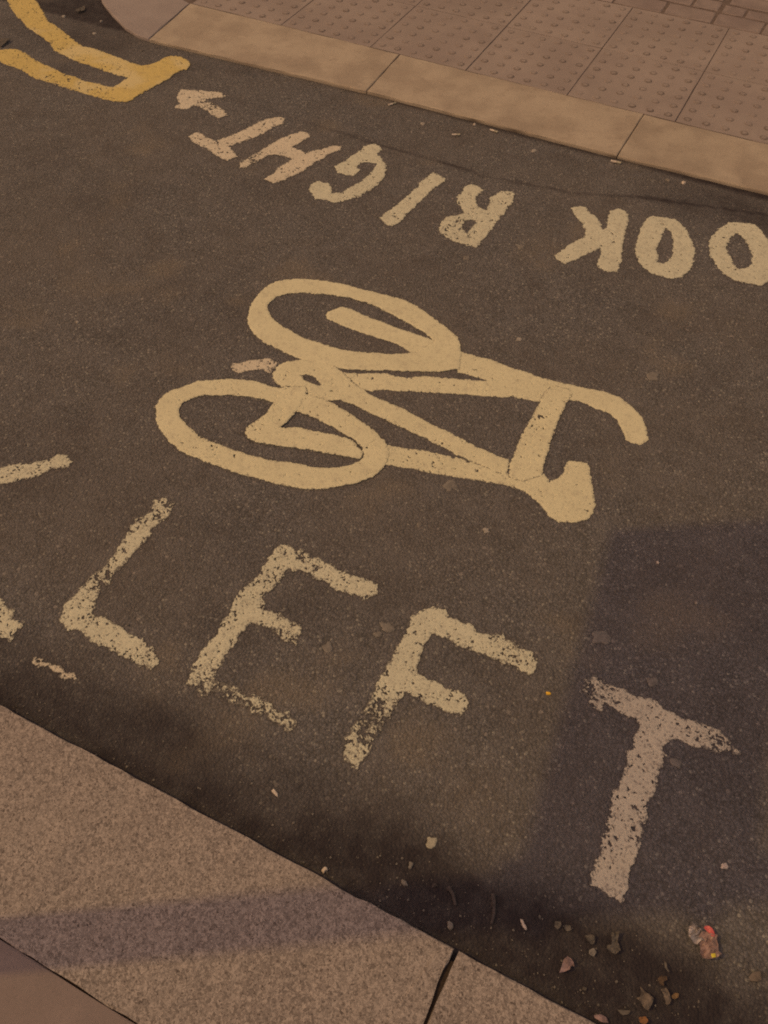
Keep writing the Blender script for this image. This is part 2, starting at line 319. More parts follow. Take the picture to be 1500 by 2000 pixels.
# plan outlines of the markings and the litter, metres on the road
TRACE = {
'back_wheel': [[(-1.193,1.564),(-1.203,1.586),(-1.215,1.625),(-1.221,1.664),(-1.219,1.702),(-1.207,1.734),(-1.183,1.757),(-1.157,1.775),(-1.103,1.8),(-1.026,1.816),(-0.9386,1.823),(-0.8653,1.831),(-0.8242,1.831),(-0.7813,1.818),(-0.7383,1.8),(-0.6898,1.781),(-0.6453,1.756),(-0.6251,1.732),(-0.6069,1.696),(-0.5904,1.644),(-0.6298,1.611),(-0.6744,1.591),(-0.7187,1.57),(-0.7631,1.549),(-0.7998,1.53),(-0.8637,1.504),(-0.9361,1.493),(-0.9891,1.486),(-1.05,1.492),(-1.101,1.499),(-1.142,1.516),(-1.174,1.539)], [(-1.161,1.621),(-1.169,1.64),(-1.17,1.657),(-1.165,1.683),(-1.143,1.709),(-1.111,1.728),(-1.052,1.752),(-0.9818,1.768),(-0.9123,1.772),(-0.8705,1.763),(-0.8196,1.754),(-0.7692,1.744),(-0.7209,1.726),(-0.6936,1.713),(-0.7252,1.646),(-0.7481,1.63),(-0.7916,1.606),(-0.8457,1.587),(-0.8943,1.572),(-0.9479,1.565),(-1.006,1.565),(-1.051,1.572),(-1.092,1.581),(-1.131,1.596)]],
'chain_stay': [[(-1.008,1.673),(-1.009,1.686),(-0.996,1.706),(-0.9886,1.725),(-0.9673,1.73),(-0.9107,1.723),(-0.8481,1.718),(-0.7906,1.718),(-0.7345,1.719),(-0.6917,1.717),(-0.6582,1.674),(-0.724,1.643),(-0.7707,1.654),(-0.8174,1.657),(-0.8639,1.655),(-0.9218,1.655),(-0.9713,1.66),(-0.9954,1.661)]],
'front_wheel': [[(-1.202,1.149),(-1.216,1.171),(-1.221,1.191),(-1.224,1.216),(-1.215,1.236),(-1.197,1.26),(-1.173,1.292),(-1.139,1.319),(-1.097,1.343),(-1.055,1.359),(-1.018,1.363),(-0.9806,1.366),(-0.9376,1.378),(-0.8966,1.383),(-0.8537,1.385),(-0.8193,1.382),(-0.7601,1.371),(-0.6963,1.35),(-0.6491,1.328),(-0.6265,1.308),(-0.6151,1.28),(-0.6138,1.248),(-0.6244,1.209),(-0.6544,1.171),(-0.7025,1.131),(-0.7393,1.107),(-0.7743,1.097),(-0.8192,1.087),(-0.8675,1.082),(-0.9258,1.075),(-0.9711,1.072),(-1.007,1.07),(-1.04,1.07),(-1.086,1.074),(-1.131,1.092),(-1.168,1.112),(-1.191,1.133)], [(-1.156,1.187),(-1.163,1.206),(-1.156,1.224),(-1.138,1.249),(-1.111,1.268),(-1.073,1.288),(-1.036,1.301),(-0.9968,1.31),(-0.962,1.316),(-0.9174,1.315),(-0.8795,1.315),(-0.8473,1.316),(-0.8129,1.312),(-0.7789,1.308),(-0.7437,1.301),(-0.7144,1.295),(-0.6902,1.283),(-0.6775,1.265),(-0.674,1.247),(-0.6845,1.228),(-0.7003,1.21),(-0.7333,1.187),(-0.7666,1.173),(-0.8044,1.167),(-0.8394,1.156),(-0.8745,1.145),(-0.9241,1.139),(-0.9645,1.136),(-1.001,1.134),(-1.04,1.135),(-1.077,1.141),(-1.112,1.152),(-1.141,1.169)]],
'fork': [[(-0.9599,1.378),(-0.9725,1.366),(-0.9585,1.31),(-0.9558,1.278),(-0.9631,1.246),(-0.974,1.215),(-0.9692,1.196),(-0.9502,1.181),(-0.9233,1.181),(-0.8722,1.193),(-0.8053,1.214),(-0.7549,1.226),(-0.7009,1.24),(-0.674,1.247),(-0.6789,1.268),(-0.7185,1.293),(-0.7448,1.293),(-0.7877,1.285),(-0.8344,1.274),(-0.8639,1.27),(-0.898,1.25),(-0.8933,1.274),(-0.893,1.311),(-0.8944,1.351),(-0.9008,1.389),(-0.9176,1.406)]],
'down_tube': [[(-1.008,1.392),(-1.019,1.406),(-1.021,1.433),(-1.013,1.458),(-0.991,1.479),(-0.9564,1.498),(-0.9159,1.507),(-0.8809,1.505),(-0.8456,1.491),(-0.8227,1.479),(-0.7941,1.467),(-0.7549,1.454),(-0.7131,1.449),(-0.659,1.447),(-0.5739,1.432),(-0.4937,1.423),(-0.4392,1.413),(-0.3881,1.408),(-0.3549,1.41),(-0.3415,1.358),(-0.3678,1.358),(-0.4168,1.36),(-0.4677,1.364),(-0.5219,1.374),(-0.5758,1.381),(-0.6293,1.386),(-0.6833,1.39),(-0.7197,1.395),(-0.777,1.403),(-0.8178,1.399),(-0.841,1.382),(-0.8739,1.382),(-0.8943,1.379),(-0.911,1.399),(-0.9359,1.394),(-0.9692,1.375),(-0.9884,1.379)], [(-0.9482,1.435),(-0.9397,1.444),(-0.9182,1.446),(-0.8911,1.432),(-0.8839,1.425),(-0.9023,1.423),(-0.9308,1.424)]],
'pedal': [[(-1.128,1.378),(-1.131,1.393),(-1.118,1.403),(-1.1,1.421),(-1.077,1.441),(-1.056,1.454),(-1.018,1.452),(-1.024,1.424),(-1.016,1.402),(-1.046,1.408),(-1.07,1.392),(-1.086,1.38),(-1.095,1.367),(-1.114,1.369)]],
'seat_stay': [[(-0.869,1.493),(-0.8308,1.505),(-0.7584,1.54),(-0.7002,1.554),(-0.6678,1.577),(-0.622,1.594),(-0.5672,1.615),(-0.5095,1.638),(-0.5595,1.634),(-0.5905,1.631),(-0.6145,1.68),(-0.6125,1.709),(-0.5355,1.716),(-0.4601,1.714),(-0.3817,1.715),(-0.3064,1.72),(-0.297,1.708),(-0.2988,1.684),(-0.3505,1.631),(-0.3628,1.623),(-0.4203,1.613),(-0.5085,1.576),(-0.5979,1.541),(-0.6862,1.503),(-0.7313,1.486),(-0.7556,1.466),(-0.7857,1.461),(-0.822,1.478),(-0.8483,1.486)]],
'handlebar': [[(-0.3267,1.719),(-0.2695,1.731),(-0.227,1.74),(-0.181,1.736),(-0.1402,1.716),(-0.1085,1.692),(-0.089,1.658),(-0.0738,1.627),(-0.086,1.6),(-0.1043,1.598),(-0.1244,1.601),(-0.1402,1.621),(-0.1653,1.655),(-0.1944,1.67),(-0.2292,1.67),(-0.2654,1.674),(-0.3012,1.669),(-0.3249,1.685)]],
'top_bar': [[(-0.3626,1.67),(-0.3573,1.69),(-0.341,1.702),(-0.3085,1.704),(-0.2958,1.697),(-0.2934,1.683),(-0.2984,1.661),(-0.2956,1.618),(-0.2927,1.568),(-0.2878,1.514),(-0.2789,1.464),(-0.2702,1.415),(-0.2681,1.396),(-0.3015,1.359),(-0.3385,1.357),(-0.3509,1.4),(-0.3544,1.446),(-0.3607,1.512),(-0.3584,1.571),(-0.3602,1.629)]],
'cross_bar': [[(-0.6468,1.317),(-0.5803,1.337),(-0.5212,1.35),(-0.4665,1.361),(-0.4283,1.364),(-0.3734,1.372),(-0.345,1.373),(-0.3099,1.333),(-0.3377,1.331),(-0.3804,1.319),(-0.4392,1.299),(-0.4927,1.288),(-0.5518,1.277),(-0.6169,1.258)]],
'saddle': [[(-0.3319,1.376),(-0.3041,1.391),(-0.2672,1.406),(-0.2461,1.388),(-0.2313,1.411),(-0.2283,1.436),(-0.2333,1.463),(-0.2279,1.475),(-0.2041,1.482),(-0.184,1.485),(-0.1723,1.471),(-0.159,1.438),(-0.1403,1.403),(-0.1257,1.373),(-0.1217,1.347),(-0.1309,1.321),(-0.1474,1.304),(-0.1855,1.284),(-0.2112,1.292),(-0.2304,1.307),(-0.2537,1.32),(-0.2753,1.328),(-0.3099,1.333),(-0.3381,1.344)]],
'inner_line': [[(-3.442,3.307),(-3.335,3.049),(-3.133,2.811),(-3.045,2.743),(-2.958,2.692),(-2.882,2.651),(-2.844,2.638),(-2.777,2.614),(-2.716,2.582),(-2.672,2.548),(-2.625,2.542),(-2.561,2.527),(-2.492,2.521),(-2.424,2.514),(-2.357,2.509),(-2.285,2.511),(-2.309,2.611),(-2.369,2.615),(-2.417,2.621),(-2.489,2.632),(-2.559,2.639),(-2.615,2.635),(-2.667,2.659),(-2.732,2.69),(-2.798,2.722),(-2.862,2.742),(-2.904,2.775),(-2.946,2.809),(-3.028,2.866),(-3.163,3.021),(-3.381,3.339)]],
'outer_line': [[(-3.045,2.497),(-2.861,2.462),(-2.841,2.485),(-2.809,2.502),(-2.747,2.485),(-2.688,2.461),(-2.635,2.452),(-2.583,2.443),(-2.517,2.425),(-2.472,2.431),(-2.426,2.421),(-2.381,2.427),(-2.326,2.427),(-2.272,2.444),(-2.209,2.361),(-2.233,2.352),(-2.281,2.345),(-2.34,2.342),(-2.401,2.343),(-2.471,2.346),(-2.547,2.346),(-2.618,2.355),(-2.688,2.377),(-2.724,2.381),(-2.765,2.384),(-2.798,2.391),(-2.976,2.422)]],
'end_bar': [[(-2.324,2.597),(-2.303,2.62),(-2.288,2.633),(-2.278,2.663),(-2.273,2.708),(-2.254,2.726),(-2.216,2.734),(-2.169,2.72),(-2.148,2.694),(-2.142,2.662),(-2.16,2.635),(-2.166,2.608),(-2.161,2.559),(-2.179,2.482),(-2.187,2.427),(-2.189,2.382),(-2.203,2.361),(-2.233,2.352),(-2.271,2.378),(-2.302,2.428),(-2.3,2.458),(-2.299,2.51),(-2.319,2.558)]],
'arrow': [[(-2.08,2.532),(-2.033,2.55),(-1.981,2.565),(-1.946,2.579),(-1.908,2.563),(-1.917,2.547),(-1.942,2.526),(-1.953,2.51),(-1.927,2.503),(-1.889,2.491),(-1.853,2.473),(-1.83,2.456),(-1.848,2.429),(-1.881,2.433),(-1.919,2.446),(-1.951,2.462),(-1.971,2.459),(-1.978,2.448),(-1.975,2.43),(-1.994,2.416),(-2.021,2.414),(-2.026,2.428),(-2.029,2.448),(-2.054,2.467),(-2.071,2.502)]],
'R_T': [[(-1.875,2.274),(-1.864,2.306),(-1.838,2.312),(-1.813,2.299),(-1.773,2.294),(-1.758,2.328),(-1.738,2.375),(-1.718,2.427),(-1.704,2.473),(-1.688,2.508),(-1.662,2.533),(-1.637,2.527),(-1.632,2.491),(-1.65,2.459),(-1.657,2.402),(-1.671,2.373),(-1.693,2.329),(-1.715,2.288),(-1.684,2.264),(-1.659,2.246),(-1.673,2.21),(-1.7,2.214),(-1.741,2.228),(-1.783,2.242),(-1.82,2.248),(-1.853,2.26)]],
'R_H': [[(-1.617,2.188),(-1.629,2.216),(-1.625,2.246),(-1.614,2.294),(-1.601,2.336),(-1.597,2.364),(-1.585,2.41),(-1.567,2.449),(-1.549,2.481),(-1.516,2.479),(-1.503,2.467),(-1.51,2.441),(-1.516,2.417),(-1.525,2.383),(-1.494,2.378),(-1.466,2.37),(-1.465,2.364),(-1.454,2.394),(-1.433,2.413),(-1.417,2.442),(-1.396,2.462),(-1.38,2.458),(-1.376,2.434),(-1.398,2.39),(-1.398,2.365),(-1.411,2.342),(-1.418,2.29),(-1.427,2.25),(-1.444,2.226),(-1.45,2.199),(-1.443,2.204),(-1.468,2.168),(-1.491,2.169),(-1.51,2.169),(-1.502,2.207),(-1.503,2.247),(-1.495,2.292),(-1.49,2.316),(-1.52,2.321),(-1.546,2.318),(-1.57,2.299),(-1.576,2.264),(-1.59,2.229),(-1.597,2.202)]],
'R_G': [[(-1.34,2.343),(-1.337,2.361),(-1.326,2.407),(-1.314,2.462),(-1.307,2.508),(-1.289,2.526),(-1.267,2.52),(-1.252,2.503),(-1.256,2.472),(-1.227,2.458),(-1.199,2.432),(-1.181,2.401),(-1.169,2.352),(-1.168,2.307),(-1.176,2.272),(-1.191,2.219),(-1.212,2.194),(-1.243,2.156),(-1.275,2.161),(-1.309,2.151),(-1.328,2.163),(-1.352,2.189),(-1.358,2.224),(-1.35,2.24),(-1.317,2.245),(-1.296,2.233),(-1.276,2.201),(-1.251,2.218),(-1.243,2.252),(-1.229,2.291),(-1.221,2.325),(-1.219,2.373),(-1.228,2.417),(-1.251,2.417),(-1.277,2.4),(-1.283,2.372),(-1.257,2.358),(-1.262,2.32),(-1.289,2.314),(-1.316,2.315)]],
'R_I': [[(-1.078,2.154),(-1.077,2.184),(-1.064,2.234),(-1.056,2.304),(-1.049,2.368),(-1.048,2.431),(-1.038,2.459),(-1,2.447),(-0.9879,2.438),(-0.9937,2.405),(-1.004,2.353),(-1.008,2.292),(-1.015,2.244),(-1.016,2.194),(-1.018,2.157),(-1.025,2.129),(-1.051,2.133)]],
'R_R': [[(-0.8905,2.18),(-0.9026,2.215),(-0.9008,2.251),(-0.8763,2.278),(-0.8624,2.292),(-0.8819,2.318),(-0.904,2.336),(-0.9156,2.367),(-0.9101,2.392),(-0.9147,2.432),(-0.9017,2.45),(-0.8786,2.454),(-0.8571,2.442),(-0.856,2.42),(-0.8613,2.399),(-0.8488,2.365),(-0.8287,2.346),(-0.81,2.345),(-0.8095,2.378),(-0.8175,2.407),(-0.8074,2.442),(-0.7989,2.461),(-0.7718,2.475),(-0.7554,2.465),(-0.7475,2.424),(-0.7488,2.387),(-0.751,2.343),(-0.7508,2.293),(-0.7483,2.239),(-0.7518,2.21),(-0.7577,2.187),(-0.7561,2.151),(-0.7834,2.147),(-0.8224,2.147),(-0.8578,2.155),(-0.8781,2.165)], [(-0.8364,2.228),(-0.8411,2.257),(-0.8223,2.274),(-0.8052,2.267),(-0.8096,2.235),(-0.8087,2.203),(-0.8242,2.214)]],
'R_K': [[(-0.5718,2.471),(-0.5522,2.5),(-0.5323,2.499),(-0.5173,2.478),(-0.4893,2.464),(-0.4617,2.432),(-0.4474,2.411),(-0.4415,2.428),(-0.4518,2.472),(-0.458,2.515),(-0.442,2.538),(-0.4191,2.539),(-0.4017,2.526),(-0.39,2.476),(-0.3801,2.425),(-0.3719,2.369),(-0.3608,2.321),(-0.3516,2.275),(-0.345,2.23),(-0.3676,2.222),(-0.4008,2.224),(-0.4095,2.245),(-0.4157,2.28),(-0.4255,2.321),(-0.4345,2.303),(-0.456,2.263),(-0.4736,2.228),(-0.492,2.196),(-0.5227,2.209),(-0.5349,2.223),(-0.5251,2.247),(-0.5071,2.303),(-0.4836,2.355),(-0.4935,2.385),(-0.5153,2.415),(-0.5442,2.442)]],
'R_O1': [[(-0.328,2.358),(-0.3388,2.413),(-0.3451,2.471),(-0.3469,2.515),(-0.3335,2.547),(-0.3028,2.56),(-0.2672,2.567),(-0.2449,2.554),(-0.2195,2.529),(-0.197,2.493),(-0.1766,2.45),(-0.163,2.404),(-0.1575,2.355),(-0.1604,2.319),(-0.1715,2.295),(-0.1978,2.275),(-0.2348,2.268),(-0.2659,2.277),(-0.2936,2.298),(-0.3146,2.326)], [(-0.2774,2.509),(-0.2585,2.495),(-0.2422,2.456),(-0.2293,2.416),(-0.223,2.366),(-0.2309,2.33),(-0.2584,2.326),(-0.2594,2.361),(-0.2755,2.385),(-0.2776,2.438),(-0.2797,2.484)]],
'R_O2': [[(-0.1366,2.477),(-0.1422,2.514),(-0.1382,2.557),(-0.1286,2.593),(-0.1101,2.624),(-0.0812,2.642),(-0.0396,2.653),(-0.0126,2.629),(0.0128,2.594),(0.0357,2.552),(0.0494,2.494),(0.0566,2.434),(0.0585,2.392),(0.0411,2.361),(0.0055,2.352),(-0.0322,2.351),(-0.0665,2.364),(-0.0993,2.398),(-0.1232,2.438)], [(-0.0782,2.581),(-0.0532,2.567),(-0.0309,2.531),(-0.0125,2.488),(-0.002,2.448),(-0.0139,2.423),(-0.0313,2.408),(-0.0478,2.418),(-0.0711,2.458),(-0.0918,2.5),(-0.092,2.547)]],
'L_K': [[(-1.562,0.8544),(-1.489,0.8542),(-1.471,0.7559),(-1.423,0.8332),(-1.405,0.8583),(-1.367,0.8854),(-1.337,0.9129),(-1.331,0.9314),(-1.317,0.9386),(-1.29,0.929),(-1.281,0.9099),(-1.309,0.8955),(-1.323,0.8727),(-1.34,0.845),(-1.37,0.8181),(-1.392,0.7972),(-1.454,0.7468),(-1.474,0.6606),(-1.346,0.613),(-1.203,0.5609),(-1.173,0.5496),(-1.155,0.5452),(-1.149,0.5359),(-1.138,0.5452),(-1.129,0.5435),(-1.124,0.5316),(-1.115,0.5241),(-1.104,0.5308),(-1.091,0.5266),(-1.087,0.5141),(-1.088,0.5017),(-1.082,0.4944),(-1.086,0.483),(-1.101,0.4837),(-1.112,0.4804),(-1.218,0.5066),(-1.386,0.577),(-1.395,0.3955),(-1.468,0.3942)]],
'remnant': [[(-1.012,0.4658),(-1.006,0.4786),(-0.9873,0.4748),(-0.9661,0.4765),(-0.9457,0.4735),(-0.9292,0.4807),(-0.9166,0.4816),(-0.9061,0.4781),(-0.9079,0.4706),(-0.9267,0.4665),(-0.945,0.4672),(-0.9654,0.4702),(-0.9871,0.4692),(-1.003,0.4667)]],
'L_L': [[(-1.043,0.9213),(-1.026,0.9372),(-0.994,0.9314),(-0.9866,0.8989),(-0.995,0.8591),(-0.9907,0.8195),(-0.9952,0.7764),(-0.9953,0.7364),(-0.9919,0.6927),(-0.999,0.6636),(-0.9865,0.6324),(-0.9819,0.6042),(-0.9479,0.6124),(-0.8929,0.6074),(-0.8446,0.6025),(-0.8111,0.6021),(-0.7901,0.5842),(-0.7923,0.5606),(-0.8286,0.5506),(-0.8775,0.557),(-0.9297,0.5593),(-0.9706,0.5679),(-0.9985,0.5597),(-1.029,0.5683),(-1.041,0.5984),(-1.041,0.6422),(-1.04,0.6939),(-1.03,0.7189),(-1.031,0.7516),(-1.035,0.7898),(-1.043,0.8489),(-1.03,0.8911)]],
'L_E': [[(-0.7157,0.9456),(-0.6737,0.9494),(-0.6528,0.9513),(-0.6368,0.9421),(-0.6246,0.9527),(-0.5891,0.9471),(-0.5513,0.9429),(-0.5083,0.9481),(-0.4808,0.9454),(-0.4695,0.9265),(-0.4847,0.9026),(-0.517,0.8983),(-0.554,0.8958),(-0.5849,0.9008),(-0.6189,0.9043),(-0.6449,0.9059),(-0.67,0.8931),(-0.6715,0.8651),(-0.6719,0.8359),(-0.6835,0.8137),(-0.6755,0.7976),(-0.6576,0.7827),(-0.6333,0.7891),(-0.602,0.7834),(-0.5675,0.7835),(-0.5617,0.7615),(-0.562,0.7443),(-0.5908,0.741),(-0.6189,0.7477),(-0.6429,0.7471),(-0.6697,0.7452),(-0.6775,0.7296),(-0.6752,0.7039),(-0.673,0.6786),(-0.6727,0.6565),(-0.6704,0.6212),(-0.6614,0.5971),(-0.6333,0.6007),(-0.6012,0.603),(-0.5761,0.6053),(-0.5428,0.6048),(-0.5234,0.5942),(-0.4994,0.603),(-0.4803,0.5925),(-0.4689,0.5783),(-0.4768,0.5645),(-0.4996,0.576),(-0.5336,0.5789),(-0.5601,0.5689),(-0.5847,0.5768),(-0.6189,0.5628),(-0.6501,0.5747),(-0.6533,0.554),(-0.6865,0.5633),(-0.7088,0.566),(-0.7163,0.5871),(-0.7199,0.6179),(-0.7209,0.6506),(-0.7167,0.6867),(-0.7219,0.7109),(-0.7237,0.7412),(-0.7275,0.7751),(-0.7267,0.808),(-0.7192,0.8366),(-0.7172,0.8628),(-0.7191,0.896),(-0.7218,0.9249)]],
'L_F': [[(-0.354,0.9454),(-0.3213,0.9541),(-0.3079,0.9392),(-0.2755,0.9401),(-0.254,0.9432),(-0.2393,0.9314),(-0.2115,0.9418),(-0.1896,0.951),(-0.1609,0.9428),(-0.1388,0.9428),(-0.1192,0.949),(-0.1015,0.9266),(-0.1012,0.9013),(-0.123,0.8939),(-0.1484,0.8955),(-0.1851,0.8933),(-0.2228,0.8927),(-0.259,0.8949),(-0.2935,0.8925),(-0.322,0.8906),(-0.3241,0.86),(-0.326,0.8329),(-0.3157,0.7943),(-0.2929,0.7933),(-0.2601,0.7905),(-0.2396,0.7868),(-0.2117,0.7939),(-0.1991,0.7899),(-0.1918,0.7695),(-0.2002,0.7466),(-0.227,0.7449),(-0.2521,0.7458),(-0.2717,0.7479),(-0.3118,0.7432),(-0.3151,0.7207),(-0.3144,0.6938),(-0.3224,0.6663),(-0.3228,0.6364),(-0.3221,0.614),(-0.3164,0.5882),(-0.322,0.5696),(-0.3166,0.5506),(-0.3277,0.5574),(-0.3438,0.5649),(-0.3616,0.578),(-0.3714,0.602),(-0.3716,0.6347),(-0.3692,0.666),(-0.3696,0.7035),(-0.3674,0.7431),(-0.3693,0.7853),(-0.3682,0.8226),(-0.3724,0.8582),(-0.3683,0.891),(-0.3785,0.9053),(-0.37,0.9155),(-0.3645,0.9321)]],
'L_T': [[(-0.0003,0.9136),(-0.0012,0.9313),(0.0085,0.9485),(0.0257,0.9511),(0.0532,0.9452),(0.0775,0.9485),(0.1015,0.9442),(0.1204,0.9478),(0.1458,0.9459),(0.1667,0.9419),(0.191,0.9425),(0.2058,0.9414),(0.238,0.9477),(0.2664,0.9492),(0.2851,0.9306),(0.3139,0.9176),(0.3002,0.9161),(0.273,0.9024),(0.2509,0.8967),(0.228,0.8934),(0.2037,0.895),(0.1852,0.8926),(0.177,0.8703),(0.1802,0.8417),(0.1834,0.8057),(0.1838,0.7796),(0.1829,0.7431),(0.1839,0.7084),(0.1868,0.6755),(0.1884,0.6403),(0.1881,0.612),(0.1897,0.5853),(0.1876,0.5605),(0.1687,0.5611),(0.1339,0.5628),(0.1317,0.5929),(0.1334,0.622),(0.1291,0.6561),(0.1288,0.693),(0.1215,0.7377),(0.1252,0.771),(0.1262,0.8063),(0.1245,0.8437),(0.1261,0.8867),(0.1181,0.897),(0.0958,0.8973),(0.0704,0.8989),(0.0477,0.8992),(0.0517,0.8793),(0.0286,0.8807),(0.0201,0.8911),(0.015,0.9063)]],
'packet_foil': [[(0.301,0.5663),(0.3069,0.5752),(0.3191,0.5721),(0.3332,0.5675),(0.3397,0.5609),(0.3226,0.5523),(0.3212,0.545),(0.3129,0.5458),(0.3049,0.5516)]],
'packet_body': [[(0.3208,0.5514),(0.3199,0.5625),(0.3245,0.5701),(0.3321,0.572),(0.3411,0.5715),(0.3463,0.5766),(0.3476,0.5682),(0.3514,0.5602),(0.3537,0.5532),(0.3604,0.5484),(0.3533,0.5384),(0.3438,0.532),(0.3347,0.5299),(0.3267,0.5331),(0.3277,0.5417)]],
'packet_red': [[(0.3229,0.5749),(0.3247,0.5786),(0.3296,0.5807),(0.335,0.5798),(0.3395,0.5765),(0.343,0.5722),(0.3419,0.5683),(0.338,0.5676),(0.3342,0.57),(0.3291,0.5724)]],
'packet_yellow': [[(0.3431,0.5397),(0.3496,0.5438),(0.3517,0.5384),(0.3463,0.5346)]],
'tissue': [[(0.1344,0.4324),(0.144,0.4303),(0.1501,0.4231),(0.1438,0.4233),(0.1448,0.4153),(0.1391,0.409),(0.1309,0.4024),(0.131,0.4118),(0.1304,0.4235)]],
'leaf_big': [[(0.255,0.443),(0.2639,0.4397),(0.2791,0.4366),(0.2794,0.4275),(0.2759,0.4152),(0.2697,0.415),(0.26,0.4208),(0.2543,0.4241),(0.2604,0.4302)]],
'leaf_brown': [[(0.2853,0.4536),(0.2929,0.4605),(0.2993,0.4544),(0.3047,0.4464),(0.3038,0.4383),(0.2997,0.4362),(0.2943,0.4442)]],
'leaf_amber': [[(0.3042,0.4538),(0.3086,0.4607),(0.315,0.4631),(0.3156,0.458),(0.3112,0.4512),(0.3067,0.4505)]],
'leaf_russet': [[(0.2769,0.4665),(0.2809,0.4748),(0.2897,0.4777),(0.2926,0.4728),(0.286,0.468),(0.2893,0.4618),(0.2816,0.461)]],
'leaf_orange': [[(0.265,0.3991),(0.2742,0.4052),(0.2802,0.4008),(0.2766,0.3916),(0.2687,0.392)]],
'scrap_low': [[(0.2321,0.3953),(0.2411,0.3991),(0.2516,0.4035),(0.2509,0.3975),(0.2419,0.3913)]],
'scrap_kerb': [[(0.2009,0.3707),(0.2107,0.3773),(0.2194,0.3768),(0.2264,0.3708),(0.2143,0.3663),(0.2038,0.3674)]],
'scrap_pale': [[(0.1497,0.476),(0.1586,0.4814),(0.1663,0.4826),(0.1685,0.4705),(0.1632,0.4678),(0.155,0.4708)]],
'leaf_curl': [[(0.1868,0.4992),(0.1989,0.5062),(0.2014,0.4924),(0.2103,0.4811),(0.2046,0.4712),(0.1885,0.4718),(0.1881,0.4786),(0.1957,0.4825)]],
'leaf_grey': [[(0.1632,0.4573),(0.1695,0.4649),(0.1763,0.4604),(0.1738,0.4522),(0.1667,0.4521)]],
'scrap_a': [[(0.0977,0.474),(0.107,0.4787),(0.1105,0.4715),(0.1062,0.4657),(0.1,0.4679)]],
'scrap_b': [[(0.1148,0.4773),(0.1244,0.4812),(0.1276,0.4747),(0.1219,0.4701),(0.1157,0.4723)]],
'scrap_c': [[(0.0702,0.4738),(0.0742,0.4731),(0.0754,0.4673),(0.0715,0.4681)]],
'scrap_d': [[(0.173,0.4025),(0.1786,0.4037),(0.1786,0.3987),(0.1729,0.3975)]],
'sheet_smear': [[(0.41,0.5383),(0.4154,0.5489),(0.4263,0.556),(0.4305,0.5439),(0.4241,0.5375),(0.414,0.534)]],
'scrap_grey': [[(0.2796,0.4964),(0.2839,0.4954),(0.2862,0.4902),(0.2919,0.4867),(0.2902,0.4842),(0.2833,0.4887)]],
'scrap_edge': [[(0.3948,0.5025),(0.4034,0.5053),(0.4061,0.5005),(0.4006,0.4977)]],
'paper_tl': [[(-2.811,2.852),(-2.814,2.886),(-2.804,2.905),(-2.783,2.874),(-2.797,2.848)]],
'paper_left': [[(-2.897,2.488),(-2.91,2.519),(-2.901,2.539),(-2.873,2.538),(-2.872,2.513),(-2.868,2.478)]],
}


